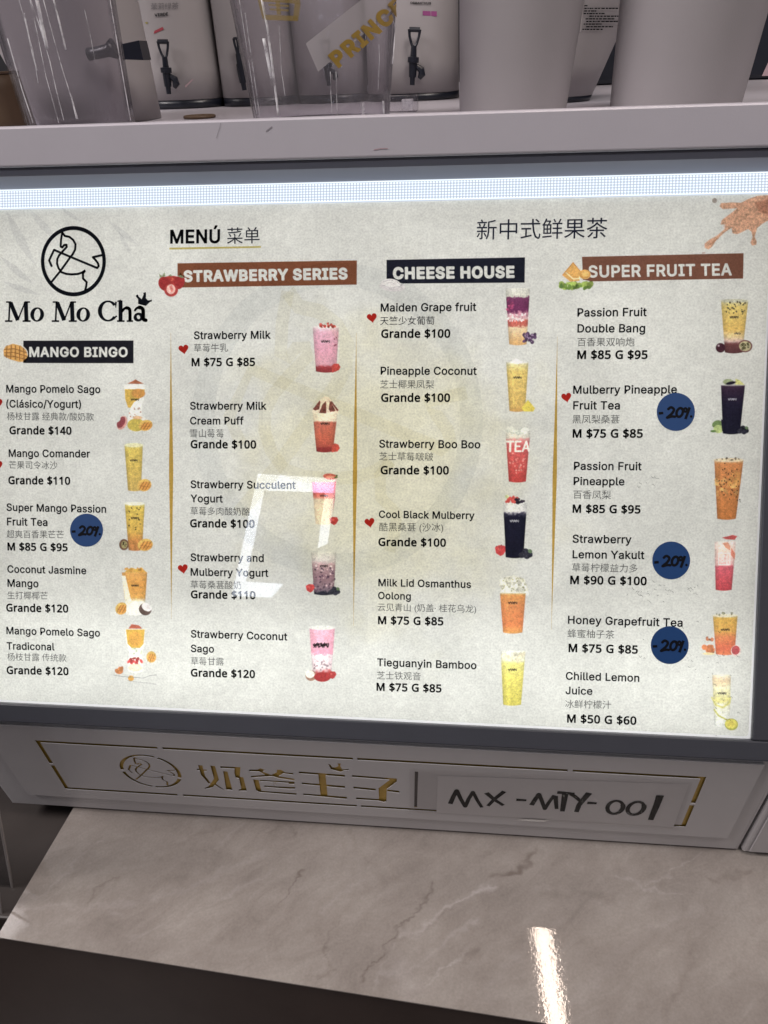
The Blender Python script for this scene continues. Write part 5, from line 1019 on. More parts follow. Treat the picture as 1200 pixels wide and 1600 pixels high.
def add_vein(arr, pts, w, s, brkup=.5):
    P = np.array([K(*p)[:2] for p in pts]); d = np.full(len(vs), 1e9); X_ = q2+np.stack([jit, jit2], 1)
    for a, b in zip(P[:-1], P[1:]):
        e = b-a; t = np.clip(((X_-a)@e)/(e@e), 0, 1); d = np.minimum(d, np.linalg.norm(X_-a-t[:, None]*e, axis=1))
    np.maximum(arr, s*np.exp(-(d/w)**2)*np.clip(1-brkup*brk*1.3, 0, 1), out=arr)
for pts, w, s in (([(625, 1461), (645, 1456), (670, 1447), (685, 1434), (702, 1420), (727, 1404), (747, 1391), (775, 1384)], .0022, .55), ([(600, 1520), (640, 1530), (656, 1500), (700, 1462), (750, 1440)], .0022, .3), ([(622, 1520), (640, 1545)], .009, .4),
    ([(656, 1544), (682, 1522), (707, 1505), (730, 1488)], .0009, .45), ([(140, 1420), (260, 1400), (330, 1370), (420, 1330)], .003, .2), ([(500, 1430), (540, 1395), (560, 1380)], .002, .25), ([(970, 1370), (1010, 1390), (1060, 1400)], .0012, .3), ([(1010, 1385), (1060, 1355), (1090, 1330)], .0010, .3),
    ([(20, 1425), (110, 1415), (190, 1425)], .002, .2), ([(585, 1550), (600, 1510), (620, 1480)], .0015, .25), ([(760, 1560), (800, 1500), (870, 1440)], .004, .12), ([(900, 1560), (960, 1500), (1020, 1450), (1100, 1420)], .004, .15), ([(330, 1330), (360, 1300), (380, 1290)], .0015, .2),
    ([(200, 1470), (280, 1440), (350, 1400), (430, 1360)], .0015, .2), ([(60, 1400), (120, 1350), (160, 1310)], .0015, .2)): add_vein(vein, pts, w, s)
for pts, w, s in (([(770, 1370), (800, 1362), (825, 1348), (838, 1325)], .0022, .6), ([(722, 1494), (735, 1490), (742, 1482)], .0035, .45), ([(438, 1415), (450, 1390), (475, 1358)], .0009, .6), ([(130, 1415), (150, 1395), (180, 1370)], .0015, .35),
    ([(563, 1536), (585, 1502), (605, 1479), (619, 1456), (645, 1434), (653, 1420), (676, 1397), (678, 1380)], .0009, .6), ([(640, 1458), (672, 1450), (700, 1428), (740, 1398)], .0010, .5), ([(490, 1460), (560, 1400), (620, 1370)], .005, .18), ([(1110, 1370), (1130, 1375), (1170, 1362)], .003, .35), ([(480, 1530), (520, 1520), (505, 1480), (530, 1430)], .0010, .35),
    ([(1090, 1480), (1060, 1540), (1040, 1590)], .003, .2), ([(540, 1300), (570, 1340), (590, 1360)], .0015, .2), ([(300, 1500), (340, 1470), (400, 1440)], .004, .15), ([(850, 1400), (900, 1395), (960, 1405)], .003, .2), ([(420, 1300), (445, 1290), (460, 1300)], .0014, .4), ([(250, 1330), (310, 1300), (360, 1288)], .002, .2)): add_vein(dark, pts, w, s)
ca = me.color_attributes.new('vein', 'FLOAT_COLOR', 'POINT')
ca.data.foreach_set('color', np.stack([vein, dark, np.zeros_like(vein), np.ones_like(vein)], 1).astype(np.float32).ravel())
m, nt, out = new_mat('veined_stone'); Lk = nt.links.new
tc = N(nt, 'ShaderNodeTexCoord'); rot0 = N(nt, 'ShaderNodeMapping'); rot0.inputs['Rotation'].default_value = (0, 0, math.radians(-36)); rot = N(nt, 'ShaderNodeMapping');  rot.inputs['Scale'].default_value = (14, 36, 1); Lk(tc.outputs['Object'], rot0.inputs[0]); Lk(rot0.outputs[0], rot.inputs[0])
n1 = N(nt, 'ShaderNodeTexNoise', i_Scale=1.3, i_Detail=12.0, i_Roughness=.7, i_Distortion=1.2); Lk(rot.outputs[0], n1.inputs['Vector'])
n2 = N(nt, 'ShaderNodeTexNoise', i_Scale=11.0, i_Detail=6.0, i_Roughness=.6); Lk(tc.outputs['Object'], n2.inputs['Vector'])
n3 = N(nt, 'ShaderNodeTexNoise', i_Scale=500.0, i_Detail=2.0); Lk(tc.outputs['Object'], n3.inputs['Vector'])
cr = N(nt, 'ShaderNodeValToRGB'); cr.color_ramp.elements[0].position = .34; cr.color_ramp.elements[0].color = (.225, .195, .178, 1); cr.color_ramp.elements[1].position = .67; cr.color_ramp.elements[1].color = (.365, .33, .305, 1)
el = cr.color_ramp.elements.new(.5); el.color = (.29, .257, .236, 1)
md_ = N(nt, 'ShaderNodeMath', operation='MULTIPLY_ADD'); Lk(n2.outputs['Fac'], md_.inputs[0]); md_.inputs[1].default_value = .6; mm2 = N(nt, 'ShaderNodeMath', operation='MULTIPLY'); Lk(n1.outputs['Fac'], mm2.inputs[0]); mm2.inputs[1].default_value = .40; Lk(mm2.outputs[0], md_.inputs[2]); Lk(md_.outputs[0], cr.inputs[0])
va = N(nt, 'ShaderNodeAttribute', attribute_name='vein'); sx = N(nt, 'ShaderNodeSeparateColor'); Lk(va.outputs['Color'], sx.inputs[0])
m1 = N(nt, 'ShaderNodeMix', data_type='RGBA'); Lk(sx.outputs[1], m1.inputs['Factor']); Lk(cr.outputs[0], m1.inputs['A']); m1.inputs['B'].default_value = (.105, .075, .062, 1)
m2 = N(nt, 'ShaderNodeMix', data_type='RGBA'); Lk(sx.outputs[0], m2.inputs['Factor']); Lk(m1.outputs['Result'], m2.inputs['A']); m2.inputs['B'].default_value = (.50, .46, .45, 1)
g3 = N(nt, 'ShaderNodeMapRange'); g3.inputs[3].default_value = .85; g3.inputs[4].default_value = 1.15; Lk(n3.outputs['Fac'], g3.inputs[0]); vs_ = N(nt, 'ShaderNodeVectorMath', operation='SCALE'); Lk(m2.outputs['Result'], vs_.inputs[0]); Lk(g3.outputs[0], vs_.inputs['Scale'])
pb = N(nt, 'ShaderNodeBsdfPrincipled'); Lk(vs_.outputs[0], pb.inputs['Base Color']); pb.inputs['Roughness'].default_value = .035; pb.inputs['Specular IOR Level'].default_value = .42
bn = N(nt, 'ShaderNodeTexNoise', i_Scale=300.0, i_Detail=2.0, i_Roughness=.6); Lk(tc.outputs['Object'], bn.inputs['Vector']); bp = N(nt, 'ShaderNodeBump', i_Strength=.04, i_Distance=.0006); Lk(bn.outputs['Fac'], bp.inputs['Height']); Lk(bp.outputs[0], pb.inputs['Normal'])
Lk(pb.outputs[0], out.inputs[0]); STONE = m
stone = link('stone_counter_top', me, STONE, None, True); tag(stone, 'pinkish grey veined stone counter top', kind='structure')
# polished edge of the slab (front and left), 12 mm thick
fl = np.array([left_x(front_y(xf0)), front_y(xf0), 0]); xs_ = [fl[0], XR_C]
def kp(x, y, dz): return (x, y, kz(y)-dz)
lx, bx = left_x(front_y(xf0)), left_x(.53)
fyl = front_y(lx)
o = mesh('stone_counter_edge', [kp(lx, fyl, .0001), kp(XR_C, front_y(XR_C), .0001), kp(XR_C, front_y(XR_C), .0015), kp(lx, fyl, .0015), kp(bx, .53, .0001), kp(bx, .53, .0015)], [(0, 1, 2, 3), (4, 0, 3, 5)], STONE); o.parent = stone
# dark stone front below and dark void to the left
fo = mesh('counter_front', [kp(-1.2, front_y(-1.2)+.002, .0017), kp(.9, front_y(.9)+.002, .0017), (.9, front_y(.9)+.002, 0), (-1.2, front_y(-1.2)+.002, 0)], [(0, 1, 2, 3)], DARKSTONE); tag(fo, 'dark brown polished counter front', kind='structure')
st_ = box('side_ledge', -1.2, bx-.012, .37, .60, .74, .79, pmat('matt_dark_stone', (.05, .041, .038, 1), .5, noise=.3, nscale=20), None, .002); tag(st_, 'dark brown ledge left of the stone top', kind='structure')
fl_ = box('floor', -4, 4, -5, 5, -.05, 0, DARKSTONE); tag(fl_, 'dark floor', kind='structure')
wl = box('back_wall', -4, 4, 1.9, 1.95, 0, 3.0, DARKVOID); tag(wl, 'dark wall behind the bar', kind='structure')
cl = box('ceiling', -4, 4, -5, 1.9, 3.0, 3.05, pmat('ceiling_paint', (.3, .29, .29, 1), .8)); tag(cl, 'plain ceiling', kind='structure')

# clear acrylic side screens at far left
ACR, nt, out = new_mat('clear_acrylic')
tp = N(nt, 'ShaderNodeBsdfTransparent'); tp.inputs[0].default_value = (.86, .86, .87, 1); gg = N(nt, 'ShaderNodeBsdfGlossy'); gg.inputs['Roughness'].default_value = .04
fr = schlick(nt); mi = N(nt, 'ShaderNodeMixShader'); nt.links.new(fr.outputs[0], mi.inputs[0]); nt.links.new(tp.outputs[0], mi.inputs[1]); nt.links.new(gg.outputs[0], mi.inputs[2]); nt.links.new(mi.outputs[0], out.inputs[0])
EDGE = pmat('acrylic_edge', (.30, .27, .26, 1), .25)
for k, ((xa, ya), (xb, yb), Y, lab) in enumerate((((-8, 1240), (25, 1416), .40, 'clear acrylic side screen nearer the box at far left'), ((-9, 1360), (6, 1446), .375, 'second clear acrylic side screen at the left picture edge'))):
    a, b = at(xa, ya, Y), at(xb, yb, Y); d = (b-a)/np.linalg.norm(b-a); n = np.array([d[2], 0, -d[0]]); n = n*(-1 if n[0] > 0 else 1)
    r_ = empty('side_screen', tuple(b)); tag(r_, lab, 'screen', 'acrylic screens at far left')
    e_ = box('screen_edge', -.0011, .0011, -.001, .001, 0, float(np.linalg.norm(b-a))+.2, EDGE, r_, .0003)
    e_.rotation_euler = (0, math.atan2((a-b)[0], (a-b)[2]), 0)
    pn = box('screen_pane', -.12, -.0012, -.0008, .0008, 0, float(np.linalg.norm(b-a))+.2, ACR, r_); pn.rotation_euler = e_.rotation_euler

# ------------------------------------------------------------------ things standing on the ledge
def two_rows(Y, r0, r1):
    """r = (x_left, x_right, y) measured on two rows -> leaning centre line and radius by height"""
    out = []
    for xl, xr, y in (r0, r1):
        a, b = at(xl, y, Y), at(xr, y, Y); out.append(((a[0]+b[0])/2, (b[0]-a[0])/2, (a[2]+b[2])/2))
    (x0, q0, z0), (x1, q1, z1) = out
    def f_(z):
        t = (z-z0)/(z1-z0); return x0+(x1-x0)*t, q0+(q1-q0)*t
    return f_
def leaning(name, f_, Y, z0, z1, mat, root, n=8, **kw):
    rings = []
    for z in np.linspace(z0, z1, n):
        x, q = f_(z); rings.append((x-root.location[0], Y-root.location[1], z-root.location[2], q))
    return lathe(name, rings, mat, root, **kw)
# frosted tumblers
for (Y, r0, r1, lab, kind) in ((.715, (718, 884, 172), (718, 913, 0), 'frosted white plastic cup standing left of the white label, on the ledge', 0), (.715, (954, 1154, 165), (970, 1201, 0), 'widest frosted white plastic cup, at the right end of the ledge', 0)):
    F_ = two_rows(Y, r0, r1); x, q = F_(SHELF); r_ = empty('frosted_cup', (x, Y, SHELF)); tag(r_, lab, 'cup', 'frosted cups on the ledge')
    leaning('cup_body', F_, Y, SHELF+.0006, SHELF+.15, FROST, r_, 8, seg=72, thick=.0015); leaning('cup_base', lambda z: (F_(z)[0], F_(z)[1]-.002), Y, SHELF+.001, SHELF+.004, FROST, r_, 2, seg=48)
    xt, qt = F_(SHELF+.15)
    bm = bmesh.new(); tube(bm, [(xt-x+qt*math.cos(t), qt*math.sin(t), .15) for t in np.linspace(0, 2*math.pi, 49)], .0022, 6, False); bm_obj('cup_rim', bm, FROST, r_, True)

# clear pitchers
CLEAR, nt, out = new_mat('clear_plastic')
tp = N(nt, 'ShaderNodeBsdfTransparent'); lw = N(nt, 'ShaderNodeLayerWeight', i_Blend=.35)
cr = N(nt, 'ShaderNodeValToRGB'); cr.color_ramp.elements[0].color = (.93, .92, .94, 1); cr.color_ramp.elements[1].color = (.50, .49, .54, 1); cr.color_ramp.elements[0].position = .45; cr.color_ramp.elements[1].position = .95
nt.links.new(lw.outputs['Facing'], cr.inputs[0]); nt.links.new(cr.outputs[0], tp.inputs[0])
gg = N(nt, 'ShaderNodeBsdfGlossy'); gg.inputs['Roughness'].default_value = .12; df = N(nt, 'ShaderNodeBsdfDiffuse'); df.inputs[0].default_value = (.5, .47, .48, 1)
fr = schlick(nt, .055); mi = N(nt, 'ShaderNodeMixShader'); m0 = N(nt, 'ShaderNodeMixShader'); m0.inputs[0].default_value = .035
nt.links.new(tp.outputs[0], m0.inputs[1]); nt.links.new(df.outputs[0], m0.inputs[2])
nt.links.new(fr.outputs[0], mi.inputs[0]); nt.links.new(m0.outputs[0], mi.inputs[1]); nt.links.new(gg.outputs[0], mi.inputs[2])
nz = N(nt, 'ShaderNodeTexNoise', i_Scale=1.0, i_Detail=3.0); tc = N(nt, 'ShaderNodeTexCoord'); mp = N(nt, 'ShaderNodeMapping'); mp.inputs['Scale'].default_value = (170, 170, 22); nt.links.new(tc.outputs['Object'], mp.inputs[0]); nt.links.new(mp.outputs[0], nz.inputs['Vector'])
bp = N(nt, 'ShaderNodeBump', i_Strength=.6, i_Distance=.003); nt.links.new(nz.outputs[0], bp.inputs['Height']); nt.links.new(bp.outputs[0], gg.inputs['Normal']); nt.links.new(mi.outputs[0], out.inputs[0])
HILITE, nt, out = new_mat('painted_highlight'); tp = N(nt, 'ShaderNodeBsdfTransparent'); df = N(nt, 'ShaderNodeBsdfDiffuse'); df.inputs[0].default_value = (.88, .87, .90, 1); mi = N(nt, 'ShaderNodeMixShader')  # patchy see-through white for highlights painted on clear plastic
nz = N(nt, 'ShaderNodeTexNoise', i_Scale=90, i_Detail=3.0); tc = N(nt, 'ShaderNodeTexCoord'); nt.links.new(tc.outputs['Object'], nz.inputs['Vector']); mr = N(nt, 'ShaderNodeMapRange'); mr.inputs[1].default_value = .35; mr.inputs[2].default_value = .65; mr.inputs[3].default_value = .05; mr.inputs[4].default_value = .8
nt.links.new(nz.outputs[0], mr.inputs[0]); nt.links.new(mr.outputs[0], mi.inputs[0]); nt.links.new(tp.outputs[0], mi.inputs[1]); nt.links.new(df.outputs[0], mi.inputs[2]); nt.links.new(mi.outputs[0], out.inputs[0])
pit = {}
for (Y, r0, r1, lab, seg, key) in ((.700, (49, 205, 192), (-8, 173, 0), 'clear fluted plastic jug at the left end of the ledge, empty', 64, 'L'), (.705, (399, 608, 182), (363, 619, 0), 'clear plastic jug with gold lettering on a slanted white band', 64, 'R')):
    F_ = two_rows(Y, r0, r1); x, q = F_(SHELF); r_ = empty('clear_jug', (x, Y, SHELF)); tag(r_, lab, 'jug', 'clear plastic jugs on the ledge')
    leaning('jug_body', F_, Y, SHELF+.0005, SHELF+.20, CLEAR, r_, 10, seg=seg*2, thick=.0022, flute=.006, nfl=14)
    leaning('jug_base', lambda z: (F_(z)[0], F_(z)[1]-.0035), Y, SHELF+.001, SHELF+.0045, CLEAR, r_, 2, seg=48)
    pit[key] = (F_, Y, r_)
def jug_pt(key, ang, z, off=.0006):
    F_, Y, r_ = pit[key]; x, q = F_(z); q = q*(1+.006*math.cos(14*ang))+off
    return (x+q*math.cos(ang)-r_.location[0], Y+q*math.sin(ang)-r_.location[1], z-r_.location[2])
def on_jug(key, x, y):                          # photo point -> angle and height on the jug's front
    F_, Y, r_ = pit[key]; d = ray(x, y); o_ = EYE; z = SHELF+.03
    for _ in range(6):
        cx, q = F_(z); a = d[0]**2+d[1]**2; b = 2*((o_[0]-cx)*d[0]+(o_[1]-Y)*d[1]); c = (o_[0]-cx)**2+(o_[1]-Y)**2-q*q
        D = b*b-4*a*c; t = (-b-math.sqrt(max(D, 0)))/(2*a); p_ = o_+d*t; z = p_[2]
    return math.atan2(p_[1]-Y, p_[0]-cx), z
# pale strips laid on the jug walls as painted highlights
def add_hilite(key, pts, w):
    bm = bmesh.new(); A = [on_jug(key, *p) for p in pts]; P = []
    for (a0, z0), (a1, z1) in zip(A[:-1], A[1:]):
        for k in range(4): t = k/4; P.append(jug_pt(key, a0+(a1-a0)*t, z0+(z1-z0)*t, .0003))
    P.append(jug_pt(key, *A[-1], .0003)); tube(bm, P, w, 6); o = bm_obj('highlight_streak', bm, HILITE, pit[key][2], True); return o
for pts, w in (([(84, 0), (94, 40), (103, 78)], .0007), ([(48, 0), (62, 40), (78, 95), (88, 140), (100, 188)], .00032), ([(30, 0), (52, 80), (60, 130)], .0002), ([(68, 0), (84, 60), (98, 110), (122, 186)], .00028), ([(47, 0), (58, 50), (72, 120), (92, 192)], .00025), ([(132, 15), (142, 60), (149, 98)], .0002), ([(58, 0), (66, 40), (74, 76)], .0014), ([(110, 146), (115, 165), (120, 186)], .0007), ([(38, 20), (50, 80), (58, 110)], .0005), ([(171, 0), (186, 90), (203, 188)], .0004), ([(12, 60), (35, 140), (52, 192)], .0004)): add_hilite('L', pts, w)
for pts, w in (([(409, 0), (417, 40), (424, 90), (430, 140), (435, 181)], .0009), ([(384, 20), (395, 100), (406, 182)], .00035), ([(570, 45), (571, 62)], .00025), ([(516, 112), (517, 150), (519, 180)], .0002), ([(525, 112), (526, 150), (527, 180)], .0002), ([(611, 25), (617, 50), (612, 100)], .00035), ([(374, 0), (388, 90), (402, 182)], .0003), ([(412, 60), (420, 100), (426, 132)], .0013), ([(566, 160), (567, 180)], .0012), ([(598, 158), (599, 180)], .0008), ([(437, 40), (440, 110), (446, 150)], .0002), ([(590, 30), (592, 90), (590, 140)], .0002)): add_hilite('R', pts, w)
# printed band and gold lettering wrapped round the right jug
BAND, nt, out = new_mat('white_band'); tp = N(nt, 'ShaderNodeBsdfTransparent'); df = N(nt, 'ShaderNodeBsdfDiffuse'); df.inputs[0].default_value = (.50, .465, .48, 1); mi = N(nt, 'ShaderNodeMixShader'); mi.inputs[0].default_value = .62
nt.links.new(tp.outputs[0], mi.inputs[1]); nt.links.new(df.outputs[0], mi.inputs[2]); nt.links.new(mi.outputs[0], out.inputs[0])
GPRINT = pmat('gold_print', (.36, .23, .045, 1), .4); GFAINT, nt, out = new_mat('gold_emblem_print'); tp = N(nt, 'ShaderNodeBsdfTransparent'); df = N(nt, 'ShaderNodeBsdfDiffuse'); df.inputs[0].default_value = (.30, .21, .06, 1); mi = N(nt, 'ShaderNodeMixShader'); mi.inputs[0].default_value = .62
nt.links.new(tp.outputs[0], mi.inputs[1]); nt.links.new(df.outputs[0], mi.inputs[2]); nt.links.new(mi.outputs[0], out.inputs[0])
def jug_grid(name, tl, tr, br, bl, mat, off, nu=16, nv=8):
    tl, tr, br, bl = [np.array(p, float) for p in (tl, tr, br, bl)]; vs_, fs_ = [], []
    for j in range(nv+1):
        for i in range(nu+1):
            u, v = i/nu, j/nv; p_ = (tl*(1-u)+tr*u)*(1-v)+(bl*(1-u)+br*u)*v; vs_.append(jug_pt('R', *on_jug('R', *p_), off))
    for j in range(nv):
        for i in range(nu): k = j*(nu+1)+i; fs_.append((k, k+1, k+nu+2, k+nu+1))
    return mesh(name, vs_, fs_, mat, pit['R'][2], True)
jug_grid('white_band', (478, 68), (600, -30), (616, 12), (497, 112), BAND, .0008)
def jug_text(txt, x0, y0, ang, size, bold, mat, name):
    vs_, fs_ = [], []; x = 0
    cs = run_contours(txt, SANS, bold, .05); cu = fill('t', cs, mat, None, 0, bold); me_ = cu.data
    ca_, sa_ = math.cos(ang), math.sin(ang)
    for v in me_.vertices:
        u, w = v.co.x*size, v.co.y*size; px_, py_ = x0+u*ca_+w*sa_, y0+u*sa_-w*ca_
        px_ = min(px_, 616.5); v.co = jug_pt('R', *on_jug('R', px_, py_), .0013)
    me_.update(); cu.name = name; me_.name = name; cu.parent = pit['R'][2]; return cu
jug_text('PRINCE', 527, 106, math.radians(-41), 45, .045, GPRINT, 'gold_lettering')
for a, b, c, d in (((402, -6), (470, -2), (468, 6), (404, 2)), ((404, 2), (411, 3), (417, 30), (411, 29)), ((461, 4), (470, 4), (466, 33), (458, 32)), ((411, 23), (466, 25), (465, 33), (413, 31)), ((420, 6), (452, 8), (452, 11), (421, 9)), ((422, 13), (452, 15), (451, 18), (423, 16)), ((432, 2), (438, 2), (440, 23), (434, 23))):
    jug_grid('gold_emblem', a, b, c, d, GFAINT, .0009, 6, 3)

# drink dispensers
def dispenser(Y, r0, r1, base_y, lab, tap=None, tag_boxes=(), texts=(), zlow=None, tap_scale=1.0, name='drink_dispenser'):
    F_ = two_rows(Y, r0, r1); zb_ = SHELF if zlow is None else zlow; x, q = F_(zb_+.03); r_ = empty(name, (x, Y, zb_)); tag(r_, lab, 'drink dispenser', 'white drink dispensers behind the jugs')
    xm = (r0[0]+r0[1])/2; zj = at(xm, base_y, Y-q)[2]
    leaning('dispenser_body', F_, Y, zj, zb_+.24, PLASTIC_W, r_, 8, seg=56, squareness=.6)
    leaning('dispenser_base', lambda z: (F_(z)[0], F_(z)[1]*1.004), Y, zb_+.0006, zj-.0004, PLASTIC_B, r_, 3, seg=56, squareness=.6)
    yfz = lambda xx: Y - q*.995
    if tap:
        # tap: (x of top, y top, x bottom, y bottom, side)  loop lever over a vertical spout
        xt, yt, xb, ybm, side = tap; yy = Y-q-.010; T0, T1 = at(xt, yt, yy), at(xb, ybm, yy); H = np.linalg.norm(T1-T0); dn = (T1-T0)/H; rt = np.array([-dn[2], 0, dn[0]]); rt *= (1 if rt[0] > 0 else -1); O = np.array(r_.location)
        k = .35 if side else 1.0
        def tp3(u, v, w=0): return tuple(T0+rt*u*H*k+dn*v*H+np.array([0, w*H, 0])-O)
        bm = bmesh.new(); bw_ = .018*H
        tube(bm, [tp3(-.105, .035), tp3(.105, .035)], .045*H*(.6 if side else 1), 8)
        tube(bm, [tp3(-.11, .03), tp3(-.095, .15), tp3(-.055, .27), tp3(-.02, .33)], [.028*H, .026*H, .026*H, .03*H], 8); tube(bm, [tp3(.11, .03), tp3(.09, .15), tp3(.055, .27), tp3(.02, .33)], [.028*H, .026*H, .026*H, .03*H], 8)
        tube(bm, [tp3(0, .31), tp3(0, .40), tp3(0, .50)], [.055*H, .06*H, .065*H], 10); bm_obj('tap_lever', bm, PLASTIC_B, r_, False)
        bm = bmesh.new(); tube(bm, [tp3(0, .50), tp3(0, .505), tp3(0, .60), tp3(0, .605)], [.08*H, .115*H*(.7 if side else 1), .115*H*(.7 if side else 1), .09*H], 14); tube(bm, [tp3(0, .58), tp3(0, .86)], [.088*H, .075*H], 12); tube(bm, [tp3(0, .84), tp3(0, 1.0)], [.055*H, .05*H], 12)
        tube(bm, [tp3(0, .70, 0), tp3(0, .70, .12), tp3(.0, .70, .30)], [.07*H, .07*H, .07*H], 12)
        if not side: tube(bm, [tp3(.07, .66), tp3(.17, .72), tp3(.19, .80), tp3(.14, .88)], [.05*H, .07*H, .075*H, .04*H], 10)
        bm_obj('tap_spout', bm, PLASTIC_B, r_, False)
    def front(px_, py_, off=.0006):
        d = ray(px_, py_); z = SHELF+.05
        for _ in range(5):
            cx, qq = F_(z); qn = qq/1.0; a = d[0]**2+d[1]**2; b = 2*((-cx)*d[0]+(-Y)*d[1]); c = cx**2+Y**2-(qq*1.12+off)**2 if abs(0) else cx**2+Y**2-(qq+off)**2
            D = b*b-4*a*c; t = (-b-math.sqrt(max(D, 0)))/(2*a); p_ = EYE+d*t; z = p_[2]
        # squarish section: push out along the radius
        an = math.atan2(p_[1]-Y, p_[0]-cx); cc_, ss_ = abs(math.cos(an)), abs(math.sin(an)); kk = 1/((cc_**2.6+ss_**2.6)**(1/2.6)); rr_ = qq*kk+off
        return np.array([cx+rr_*math.cos(an), Y+rr_*math.sin(an), z])-np.array(r_.location)
    for quad_, mat, nm in tag_boxes:
        mesh(nm, [front(*p) for p in quad_], [(0, 1, 2, 3)], mat, r_)
    for kind, txt, x0_, y0_2, x1_, y1_2, mat in texts:
        if kind == 'zh':
            me_, c_ = cjk_mesh(txt, .01); lo, hi, b0 = c_[:, 0].min(), c_[:, 0].max(), c_[:, 1].min()
        else:
            cu = fill('t', run_contours(txt, SANS, .03), mat, None, 0, .03); me_ = cu.data; n_ = len(me_.vertices); c_ = np.empty(n_*3, np.float32); me_.vertices.foreach_get('co', c_); c_ = c_.reshape(-1, 3).copy(); bpy.data.objects.remove(cu); lo, hi, b0 = c_[:, 0].min(), c_[:, 0].max(), 0
        L_ = np.array([x0_, y0_2], float); d_ = np.array([x1_, y1_2])-L_; s_ = np.linalg.norm(d_)/(hi-lo); e_ = d_/np.linalg.norm(d_); n2_ = np.array([e_[1], -e_[0]])
        if kind == 'flip': n2_ = -n2_
        for i, v in enumerate(me_.vertices):
            p_ = L_+e_*(c_[i, 0]-lo)*s_+n2_*(c_[i, 1]-b0)*s_; v.co = front(p_[0], p_[1], .0010)
        me_.name = 'dispenser_writing'; me_.update(); link('dispenser_writing', me_, mat, r_)
    return r_, F_, front
YEL = pmat('yellow_tag', (.30, .26, .08, 1), .6); RED = pmat('red_marker', (.35, .05, .07, 1), .6); PUR = pmat('purple_tag', (.28, .06, .20, 1), .6); GRM = pmat('grey_print', (.16, .15, .16, 1), .6); WTAG = pmat('white_label', (.45, .42, .42, 1), .5)
YD = 1.06
rA, FA, frA = dispenser(YD, (240, 354, 160), (209, 331, 0), 156, 'white drink dispenser with black loop tap between the two clear jugs', (254, 62, 264, 147, 0),
    [([(219, 37), (232, 34), (233, 37), (220, 40)], YEL, 'yellow_tag'), ([(242, 48), (254, 42), (256, 46), (241, 53)], RED, 'red_mark'), ([(289, 134), (300, 123), (301, 125), (290, 137)], PNK, 'red_mark')],
    [('zh', '茉莉绿茶', 236, 15, 279, 14, GRM), ('la', 'VERDE', 242, 26, 263, 24, MARK)])
rB, FB, frB = dispenser(YD, (354, 467, 156), (333, 452, 0), 152, 'white drink dispenser half hidden by the left side of the lettered jug', (367, 57, 382, 141, 1))
rC, FC, frC = dispenser(YD+.005, (469, 574, 152), (453, 566, 0), 148, 'white drink dispenser standing straight behind the lettered jug', (508, 62, 514, 134, 0))
rD, FD, frD = dispenser(YD+.005, (577, 717, 158), (571, 716, 0), 146, 'white drink dispenser with black loop tap between lettered jug and frosted cup', (648, 43, 644, 133, 0),
    [([(660, 17), (680, 18), (680, 26), (660, 24)], PUR, 'purple_tag')], [('la', 'OSMANTHUS', 641, 6, 672, 7, MARK)])
# white dispenser seen from the side behind the left jug
F_ = two_rows(.74, (88, 236, 190), (20, 212, 0)); x, q = F_(SHELF); r_ = empty('drink_dispenser', (x, .76, SHELF)); tag(r_, 'white drink dispenser seen through the fluted jug, its square black tap pointing right', 'drink dispenser', 'white drink dispensers behind the jugs')
F2 = two_rows(.83, (70, 238, 190), (-30, 196, 0)); leaning('dispenser_body', F2, .84, SHELF+.0006, SHELF+.24, PLASTIC_W, r_, 8, seg=56, squareness=.6)
a, b, c, d = at(189, 69, .757), at(217, 63, .757), at(224, 94, .757), at(192, 93, .757); O = np.array(r_.location); 
vs_ = [p_-O for p_ in (a, b, c, d)]; vs_ += [v+np.array([-.004, .03, 0]) for v in vs_]
mesh('square_tap', vs_, [(0, 1, 2, 3), (7, 6, 5, 4), (0, 4, 5, 1), (1, 5, 6, 2), (2, 6, 7, 3), (3, 7, 4, 0)], PLASTIC_B, r_)
bm = bmesh.new(); P = [at(138, 85, .772)-O, at(150, 83, .772)-O, at(168, 79, .772)-O, at(178, 76, .772)-O]; tube(bm, P, [.0052, .0048, .0052, .0085], 14); bm_obj('tap_spout', bm, PLASTIC_B, r_, True)

# white tub with a printed label, behind the frosted cups
Y = .92; F_ = two_rows(Y, (800, 917, 166), (806, 992, 0)); x, q = F_(SHELF); r_ = empty('white_tub', (x, Y, SHELF)); tag(r_, 'white tub with a small printed label, between the two frosted cups', 'tub')
zj = at(900, 152, Y-.05)[2]
leaning('tub_body', F_, Y, zj, SHELF+.2, PLASTIC_W, r_, 8, seg=56); leaning('tub_base', lambda z: (F_(z)[0]-.0, F_(z)[1]), Y, SHELF+.0006, zj-.0004, PLASTIC_B, r_, 2, seg=56)
def tubp(px_, py_, off=.001):
    d = ray(px_, py_); z = SHELF+.05
    for _ in range(5):
        cx, qq = F_(z); a_ = d[0]**2+d[1]**2; b_ = 2*((-cx)*d[0]+(-Y)*d[1]); c_ = cx**2+Y**2-(qq+off)**2; t = (-b_-math.sqrt(max(b_*b_-4*a_*c_, 0)))/(2*a_); p_ = EYE+d*t; z = p_[2]
    return p_-np.array(r_.location)
mesh('printed_label', [tubp(*p_, .0006) for p_ in ((911, 3), (968, 6), (966, 45), (906, 50))], [(0, 1, 2, 3)], WTAG, r_)
q_ = np.random.default_rng(5); vs_, fs_ = [], []
